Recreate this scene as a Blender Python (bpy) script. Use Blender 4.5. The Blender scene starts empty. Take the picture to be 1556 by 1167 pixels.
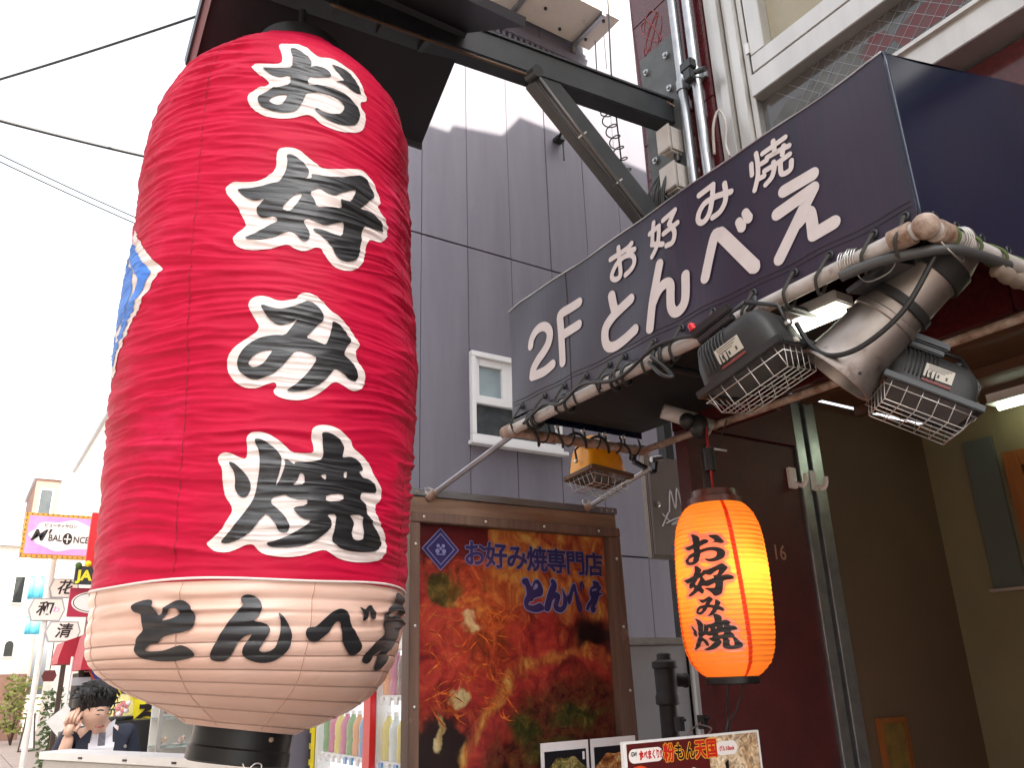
import bpy, bmesh, math, random
import numpy as np
from mathutils import Vector, Matrix

random.seed(7)
S = bpy.context.scene
COL = S.collection
R = math.radians

# ------------------------------------------------------------------ camera
cam_d = bpy.data.cameras.new('camera'); cam = bpy.data.objects.new('camera', cam_d); COL.objects.link(cam)
_rt = Vector((0.83726269, -0.54593976, -0.03067524)); _up = Vector((-0.15865041, -0.29622956, 0.94184823)); _fw = Vector((0.52327931, 0.78370774, 0.33463553))
cam.matrix_world = Matrix(((_rt.x, _up.x, -_fw.x, 0.0), (_rt.y, _up.y, -_fw.y, 0.0), (_rt.z, _up.z, -_fw.z, 1.6), (0, 0, 0, 1)))
cam_d.sensor_width = 36.0; cam_d.lens = 28.69; cam_d.clip_start = 0.02; cam_d.clip_end = 600
S.camera = cam

# ------------------------------------------------------------------ sky, sun, exposure
SUN_EL = R(50); SUN_AZ = R(163)          # clockwise from +Y: behind the camera, over its right shoulder
world = bpy.data.worlds.new('World'); S.world = world; world.use_nodes = True
wn = world.node_tree.nodes; wl = world.node_tree.links; wn.clear()
w_out = wn.new('ShaderNodeOutputWorld'); w_bg = wn.new('ShaderNodeBackground'); w_sky = wn.new('ShaderNodeTexSky')
w_sky.sky_type = 'NISHITA'; w_sky.sun_disc = False; w_sky.sun_elevation = SUN_EL; w_sky.sun_rotation = SUN_AZ
w_sky.air_density = 1.0; w_sky.dust_density = 4.0; w_sky.ozone_density = 1.0
w_hsv = wn.new('ShaderNodeHueSaturation'); w_hsv.inputs['Saturation'].default_value = 0.22
wl.new(w_sky.outputs[0], w_hsv.inputs['Color']); wl.new(w_hsv.outputs[0], w_bg.inputs[0]); w_bg.inputs[1].default_value = 0.15
wl.new(w_bg.outputs[0], w_out.inputs[0])
sun_d = bpy.data.lights.new('sun', 'SUN'); sun_d.energy = 4.0; sun_d.angle = R(0.53); sun_d.color = (1.0, 0.93, 0.82)
sun = bpy.data.objects.new('sun', sun_d); COL.objects.link(sun)
_sd = Vector((math.sin(SUN_AZ) * math.cos(SUN_EL), math.cos(SUN_AZ) * math.cos(SUN_EL), math.sin(SUN_EL)))
sun.rotation_euler = _sd.to_track_quat('Z', 'Y').to_euler(); sun.location = (0, -6, 14)
S.view_settings.view_transform = 'Standard'; S.view_settings.look = 'None'; S.view_settings.gamma = 1.0; S.view_settings.use_curve_mapping = False
S.view_settings.exposure = 2.1
S.cycles.use_denoising = True
S.cycles.max_bounces = 8; S.cycles.sample_clamp_indirect = 6.0

# ------------------------------------------------------------------ materials
def srgb(r, g, b):
    f = lambda c: (c / 255.0 / 12.92) if c / 255.0 <= 0.04045 else ((c / 255.0 + 0.055) / 1.055) ** 2.4
    return (f(r), f(g), f(b))
MATS = {}
def mat(name, col, rough=0.6, metal=0.0, col2=None, var=0.0, vscale=6.0, stretch=(1, 1, 1), bump=0.0, bscale=60.0, bstretch=None, spec=0.5, coat=0.0,
        emit=0.0, ecol=None, dirt=None, dscale=3.0, dthr=0.55, alpha=1.0, trans=0.0, translucent=0.0, sheen=0.0, rvar=0.0):
    if name in MATS: return MATS[name]
    m = bpy.data.materials.new(name); m.use_nodes = True; MATS[name] = m
    nt = m.node_tree; N = nt.nodes; L = nt.links
    b = N['Principled BSDF']
    b.inputs['Base Color'].default_value = (*col, 1); b.inputs['Roughness'].default_value = rough; b.inputs['Metallic'].default_value = metal
    b.inputs['Specular IOR Level'].default_value = spec; b.inputs['Coat Weight'].default_value = coat; b.inputs['Alpha'].default_value = alpha
    b.inputs['Transmission Weight'].default_value = trans
    if sheen: b.inputs['Sheen Weight'].default_value = sheen
    tc = N.new('ShaderNodeTexCoord'); mp = N.new('ShaderNodeMapping'); mp.inputs['Scale'].default_value = stretch
    L.new(tc.outputs['Object'], mp.inputs['Vector'])
    cur = None
    if var > 0:
        c2 = col2 or tuple(c * 0.55 for c in col)
        n = N.new('ShaderNodeTexNoise'); n.inputs['Scale'].default_value = vscale; n.inputs['Detail'].default_value = 7; n.inputs['Roughness'].default_value = 0.62
        L.new(mp.outputs[0], n.inputs['Vector'])
        r = N.new('ShaderNodeValToRGB'); r.color_ramp.elements[0].position = 0.32; r.color_ramp.elements[1].position = 0.70
        L.new(n.outputs[0], r.inputs[0])
        mu = N.new('ShaderNodeMath'); mu.operation = 'MULTIPLY'; mu.inputs[1].default_value = var; L.new(r.outputs[0], mu.inputs[0])
        mx = N.new('ShaderNodeMix'); mx.data_type = 'RGBA'; mx.inputs[6].default_value = (*col, 1); mx.inputs[7].default_value = (*c2, 1)
        L.new(mu.outputs[0], mx.inputs[0]); cur = mx.outputs[2]
        if rvar:
            ma = N.new('ShaderNodeMath'); ma.operation = 'MULTIPLY_ADD'; ma.inputs[1].default_value = rvar; ma.inputs[2].default_value = rough
            L.new(n.outputs[0], ma.inputs[0]); L.new(ma.outputs[0], b.inputs['Roughness'])
    if dirt:
        n2 = N.new('ShaderNodeTexNoise'); n2.inputs['Scale'].default_value = dscale; n2.inputs['Detail'].default_value = 9; n2.inputs['Roughness'].default_value = 0.7
        L.new(tc.outputs['Object'], n2.inputs['Vector'])
        r2 = N.new('ShaderNodeValToRGB'); r2.color_ramp.elements[0].position = dthr; r2.color_ramp.elements[1].position = min(1, dthr + 0.13); L.new(n2.outputs[0], r2.inputs[0])
        mx2 = N.new('ShaderNodeMix'); mx2.data_type = 'RGBA'; mx2.inputs[7].default_value = (*dirt, 1)
        if cur: L.new(cur, mx2.inputs[6])
        else: mx2.inputs[6].default_value = (*col, 1)
        L.new(r2.outputs[0], mx2.inputs[0]); cur = mx2.outputs[2]
    if cur: L.new(cur, b.inputs['Base Color'])
    if bump > 0:
        mp2 = N.new('ShaderNodeMapping'); mp2.inputs['Scale'].default_value = bstretch or stretch; L.new(tc.outputs['Object'], mp2.inputs['Vector'])
        nb = N.new('ShaderNodeTexNoise'); nb.inputs['Scale'].default_value = bscale; nb.inputs['Detail'].default_value = 5; L.new(mp2.outputs[0], nb.inputs['Vector'])
        bp = N.new('ShaderNodeBump'); bp.inputs['Strength'].default_value = bump; bp.inputs['Distance'].default_value = 0.004
        L.new(nb.outputs[0], bp.inputs['Height']); L.new(bp.outputs[0], b.inputs['Normal'])
    if emit > 0:
        b.inputs['Emission Color'].default_value = (*(ecol or col), 1); b.inputs['Emission Strength'].default_value = emit
    if translucent > 0:
        tl = N.new('ShaderNodeBsdfTranslucent'); ms = N.new('ShaderNodeMixShader'); ms.inputs[0].default_value = translucent
        if cur: L.new(cur, tl.inputs[0])
        else: tl.inputs[0].default_value = (*col, 1)
        L.new(b.outputs[0], ms.inputs[1]); L.new(tl.outputs[0], ms.inputs[2]); L.new(ms.outputs[0], N['Material Output'].inputs[0])
    return m

# ------------------------------------------------------------------ mesh helpers
class MB:
    """collects world-space shapes and links them as ONE mesh object"""
    def __init__(s): s.v = []; s.f = []; s.fm = []; s.cm = 0
    def add(s, verts, faces):
        o = len(s.v); s.v.extend([tuple(p) for p in verts])
        for f in faces: s.f.append([i + o for i in f]); s.fm.append(s.cm)
        return s
    def box(s, a, b, bev=0.0):
        x0, y0, z0 = [min(a[i], b[i]) for i in range(3)]; x1, y1, z1 = [max(a[i], b[i]) for i in range(3)]
        if bev <= 0:
            return s.add([(x0,y0,z0),(x1,y0,z0),(x1,y1,z0),(x0,y1,z0),(x0,y0,z1),(x1,y0,z1),(x1,y1,z1),(x0,y1,z1)],
                         [(3,2,1,0),(4,5,6,7),(0,1,5,4),(1,2,6,5),(2,3,7,6),(3,0,4,7)])
        bm = bmesh.new(); bmesh.ops.create_cube(bm, size=1.0)
        for v in bm.verts: v.co = Vector(((x0+x1)/2 + v.co.x*(x1-x0), (y0+y1)/2 + v.co.y*(y1-y0), (z0+z1)/2 + v.co.z*(z1-z0)))
        bmesh.ops.bevel(bm, geom=list(bm.edges), offset=bev, segments=2, affect='EDGES')
        bm.verts.index_update(); s.add([v.co for v in bm.verts], [[v.index for v in f.verts] for f in bm.faces]); bm.free(); return s
    def obox(s, c, ax, ay, az, hx, hy, hz, bev=0.0):
        """oriented box: centre, unit axes, half sizes"""
        t = MB().box((-hx,-hy,-hz), (hx,hy,hz), bev); c = Vector(c); ax, ay, az = Vector(ax), Vector(ay), Vector(az)
        return s.add([c + ax*p[0] + ay*p[1] + az*p[2] for p in t.v], t.f)
    def bar(s, p0, p1, w, h, up=(0,0,1), bev=0.0):
        p0, p1 = Vector(p0), Vector(p1); d = (p1-p0); l = d.length; d.normalize()
        sd = d.cross(Vector(up)); sd.normalize(); u = sd.cross(d)
        return s.obox((p0+p1)/2, d, sd, u, l/2, w/2, h/2, bev)
    def tube(s, path, r, n=10, caps=True, closed=False):
        P = [Vector(p) for p in path]; rs = r if isinstance(r, (list, tuple)) else [r]*len(P)
        o = len(s.v); m = len(P); prev = None
        for i, p in enumerate(P):
            if closed: d = P[(i+1) % m] - P[i-1]
            else: d = P[min(i+1, m-1)] - P[max(i-1, 0)]
            d.normalize()
            if prev is None:
                a = Vector((0,0,1)) if abs(d.z) < 0.9 else Vector((1,0,0)); u = d.cross(a); u.normalize()
            else:
                u = prev - d*prev.dot(d)
                if u.length < 1e-6: u = d.orthogonal()
                u.normalize()
            prev = u; w = d.cross(u)
            for k in range(n):
                t = 2*math.pi*k/n; s.v.append(tuple(p + u*(rs[i]*math.cos(t)) + w*(rs[i]*math.sin(t))))
        for i in range(m if closed else m-1):
            j = (i+1) % m
            for k in range(n):
                s.f.append([o+i*n+k, o+i*n+(k+1) % n, o+j*n+(k+1) % n, o+j*n+k]); s.fm.append(s.cm)
        if caps and not closed:
            s.f.append([o+k for k in range(n)][::-1]); s.fm.append(s.cm); s.f.append([o+(m-1)*n+k for k in range(n)]); s.fm.append(s.cm)
        return s
    def cyl(s, p0, p1, r, n=16, r1=None): return s.tube([p0, p1], [r, r if r1 is None else r1], n)
    def lathe(s, c, prof, n=32, axis=(0,0,1), cap=True):
        """prof: (radius, height along axis)"""
        c = Vector(c); a = Vector(axis); a.normalize(); u = a.orthogonal(); u.normalize(); w = a.cross(u); o = len(s.v)
        for r, h in prof:
            for k in range(n):
                t = 2*math.pi*k/n; s.v.append(tuple(c + a*h + (u*math.cos(t) + w*math.sin(t))*r))
        for i in range(len(prof)-1):
            for k in range(n): s.f.append([o+i*n+k, o+i*n+(k+1) % n, o+(i+1)*n+(k+1) % n, o+(i+1)*n+k]); s.fm.append(s.cm)
        if cap:
            s.f.append([o+k for k in range(n)][::-1]); s.fm.append(s.cm); s.f.append([o+(len(prof)-1)*n+k for k in range(n)]); s.fm.append(s.cm)
        return s
    def sphere(s, c, r, n=16, m=10, sc=(1,1,1)):
        pr = []
        o = len(s.v)
        for i in range(m+1):
            t = math.pi*i/m; 
            for k in range(n):
                q = 2*math.pi*k/n; s.v.append((c[0]+r*sc[0]*math.sin(t)*math.cos(q), c[1]+r*sc[1]*math.sin(t)*math.sin(q), c[2]+r*sc[2]*math.cos(t)))
        for i in range(m):
            for k in range(n): s.f.append([o+i*n+k, o+(i+1)*n+k, o+(i+1)*n+(k+1) % n, o+i*n+(k+1) % n]); s.fm.append(s.cm)
        return s
    def prism(s, poly, O, U, V, N_, d):
        """flat polygon (2D) placed at O with axes U,V, extruded d along N_"""
        O, U, V, N_ = Vector(O), Vector(U), Vector(V), Vector(N_); n = len(poly)
        a = [O + U*p[0] + V*p[1] for p in poly]; b = [p + N_*d for p in a]
        return s.add(a + b, [list(range(n))[::-1], [n+i for i in range(n)]] + [[i, (i+1) % n, n+(i+1) % n, n+i] for i in range(n)])
    def quad(s, a, b, c, d): return s.add([a, b, c, d], [(0,1,2,3)])
    def build(s, name, m, parent=None, smooth=False, auto=None):
        me = bpy.data.meshes.new(name); o = Vector((0,0,0)) if parent is None else WLOC[parent.name]
        me.from_pydata([(p[0]-o[0], p[1]-o[1], p[2]-o[2]) for p in s.v], [], s.f)
        ms = m if isinstance(m, (list, tuple)) else [m]
        for q in ms: me.materials.append(q)
        if len(ms) > 1: me.polygons.foreach_set('material_index', s.fm)
        bm = bmesh.new(); bm.from_mesh(me); bmesh.ops.recalc_face_normals(bm, faces=bm.faces); bm.to_mesh(me); bm.free()
        if smooth: me.polygons.foreach_set('use_smooth', [True]*len(me.polygons))
        if smooth and auto: me.set_sharp_from_angle(angle=R(auto))
        me.update(); ob = bpy.data.objects.new(name, me); COL.objects.link(ob)
        WLOC[ob.name] = o
        if parent is not None: ob.parent = parent
        return ob
WLOC = {}
def thing(name, loc, label, cat, group=None):
    o = bpy.data.objects.new(name, None); COL.objects.link(o); o.location = loc; o.empty_display_size = 0.1
    o['label'] = label; o['category'] = cat
    if group: o['group'] = group
    WLOC[o.name] = Vector(loc); return o
def tag(o, label, cat, group=None, kind=None):
    if label: o['label'] = label
    if cat: o['category'] = cat
    if group: o['group'] = group
    if kind: o['kind'] = kind
    return o
def struct(name, mb, m):
    o = mb.build(name, m); o['kind'] = 'structure'; return o
def catmull(P, k=6, closed=False):
    P = [Vector(p) for p in P]; n = len(P); out = []
    rng = range(n) if closed else range(n-1)
    for i in rng:
        g = (lambda j: P[j % n]) if closed else (lambda j: P[max(0, min(n-1, j))])
        a, b, c, d = g(i-1), g(i), g(i+1), g(i+2)
        for q in range(k):
            t = q/k; out.append(0.5*((2*b) + (c-a)*t + (2*a-5*b+4*c-d)*t*t + (3*b-a-3*c+d)*t**3))
    if not closed: out.append(P[-1])
    return out
def chaikin(P):
    out = []; n = len(P)
    for i in range(n):
        a, b = P[i], P[(i+1) % n]
        out.append((a[0]*.78+b[0]*.22, a[1]*.78+b[1]*.22)); out.append((a[0]*.22+b[0]*.78, a[1]*.22+b[1]*.78))
    return out
def fill2d(polys):
    """2D outlines (with holes) -> triangles"""
    cu = bpy.data.curves.new('tmp', 'CURVE'); cu.dimensions = '2D'; cu.fill_mode = 'BOTH'
    for p in polys:
        sp = cu.splines.new('POLY'); sp.points.add(len(p)-1); sp.use_cyclic_u = True
        for q, c in zip(sp.points, p): q.co = (c[0], c[1], 0, 1)
    o = bpy.data.objects.new('tmp', cu); COL.objects.link(o)
    dg = bpy.context.evaluated_depsgraph_get(); me = bpy.data.meshes.new_from_object(o.evaluated_get(dg))
    bpy.data.objects.remove(o); bpy.data.curves.remove(cu); return me
def text2d(txt, size=1.0, bold=0.0, shear=0.0, align='CENTER', space=1.0):
    cu = bpy.data.curves.new('tmp', 'FONT'); cu.body = txt; cu.size = size; cu.align_x = align; cu.align_y = 'CENTER'; cu.offset = bold; cu.resolution_u = 3; cu.shear = shear; cu.space_character = space
    cu.fill_mode = 'BOTH'
    o = bpy.data.objects.new('tmp', cu); COL.objects.link(o)
    dg = bpy.context.evaluated_depsgraph_get(); me = bpy.data.meshes.new_from_object(o.evaluated_get(dg))
    v = [tuple(p.co[:2]) for p in me.vertices]; f = [list(p.vertices) for p in me.polygons]
    bpy.data.objects.remove(o); bpy.data.curves.remove(cu); bpy.data.meshes.remove(me)
    return v, f
def put_text(parent, m, txt, O, U, V, N_, size, bold=0.0, shear=0.0, lift=0.002, name='lettering', space=1.0, sx=1.0, align='CENTER'):
    O, U, V, N_ = Vector(O), Vector(U), Vector(V), Vector(N_)
    v, f = text2d(txt, size, bold, shear, align, space)
    return MB().add([O + U*(p[0]*sx) + V*p[1] + N_*lift for p in v], f).build(name, m, parent)
def bold_text(parent, m, txt, O, U, V, N_, size, d, lift=.001, name='lettering', sx=1.0):
    O, U, V, N_ = Vector(O), Vector(U), Vector(V), Vector(N_); v, f = text2d(txt, size); B = MB()
    for k in range(9):
        a = 2*math.pi*k/8; du, dv = (0, 0) if k == 8 else (d*math.cos(a), d*math.sin(a))
        B.add([O + U*(p[0]*sx+du) + V*(p[1]+dv) + N_*(lift+.00004*k) for p in v], f)
    return B.build(name, m, parent)
def rib_line(p0, p1, sag, n=12):
    p0, p1 = Vector(p0), Vector(p1)
    return [p0.lerp(p1, i/n) + Vector((0, 0, -sag*4*(i/n)*(1-i/n))) for i in range(n+1)]

# common materials
M_black = mat('black_steel', (0.012, 0.013, 0.015), 0.42, 0.0, col2=(0.03, 0.033, 0.036), var=0.7, vscale=9, bump=0.15, bscale=40, dirt=(0.035, 0.036, 0.036), dscale=7, dthr=0.64)
M_rubber = mat('black_rubber', (0.012, 0.012, 0.012), 0.5)
M_galv = mat('galvanised_steel', (0.42, 0.43, 0.44), 0.34, 0.85, col2=(0.25, 0.26, 0.27), var=0.8, vscale=14, bump=0.1, bscale=80, dirt=(0.16, 0.10, 0.06), dscale=5, dthr=0.68)
M_pipe = mat('painted_white_pipe', (0.50, 0.47, 0.45), 0.45, 0.1, col2=(0.30, 0.27, 0.24), var=0.7, vscale=12, bump=0.25, bscale=70, dirt=(0.10, 0.045, 0.02), dscale=9, dthr=0.56)
M_rust = mat('rusty_pipe', (0.42, 0.34, 0.28), 0.7, 0.0, col2=(0.12, 0.045, 0.015), var=1.0, vscale=22, bump=0.5, bscale=90)
M_alu = mat('brushed_aluminium', (0.55, 0.53, 0.50), 0.36, 0.75, col2=(0.40, 0.38, 0.36), var=0.7, vscale=8, stretch=(1, 1, 0.2), bump=0.08, bscale=60, dirt=(0.22, 0.20, 0.18), dscale=9, dthr=0.66)
M_white = mat('white_paint', (0.78, 0.77, 0.75), 0.45, col2=(0.6, 0.58, 0.55), var=0.5, vscale=9)
M_glass = mat('window_glass', (0.03, 0.035, 0.035), 0.06, spec=0.6, var=0.5, col2=(0.07, 0.075, 0.07), vscale=3)
M_screw = mat('screw_steel', (0.6, 0.58, 0.55), 0.3, 1.0)
M_cord = mat('dark_cord', (0.03, 0.027, 0.022), 0.8, bump=0.4, bscale=200)
M_zinc = mat('zinc_wire', (0.55, 0.53, 0.5), 0.35, 0.9)
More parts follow.
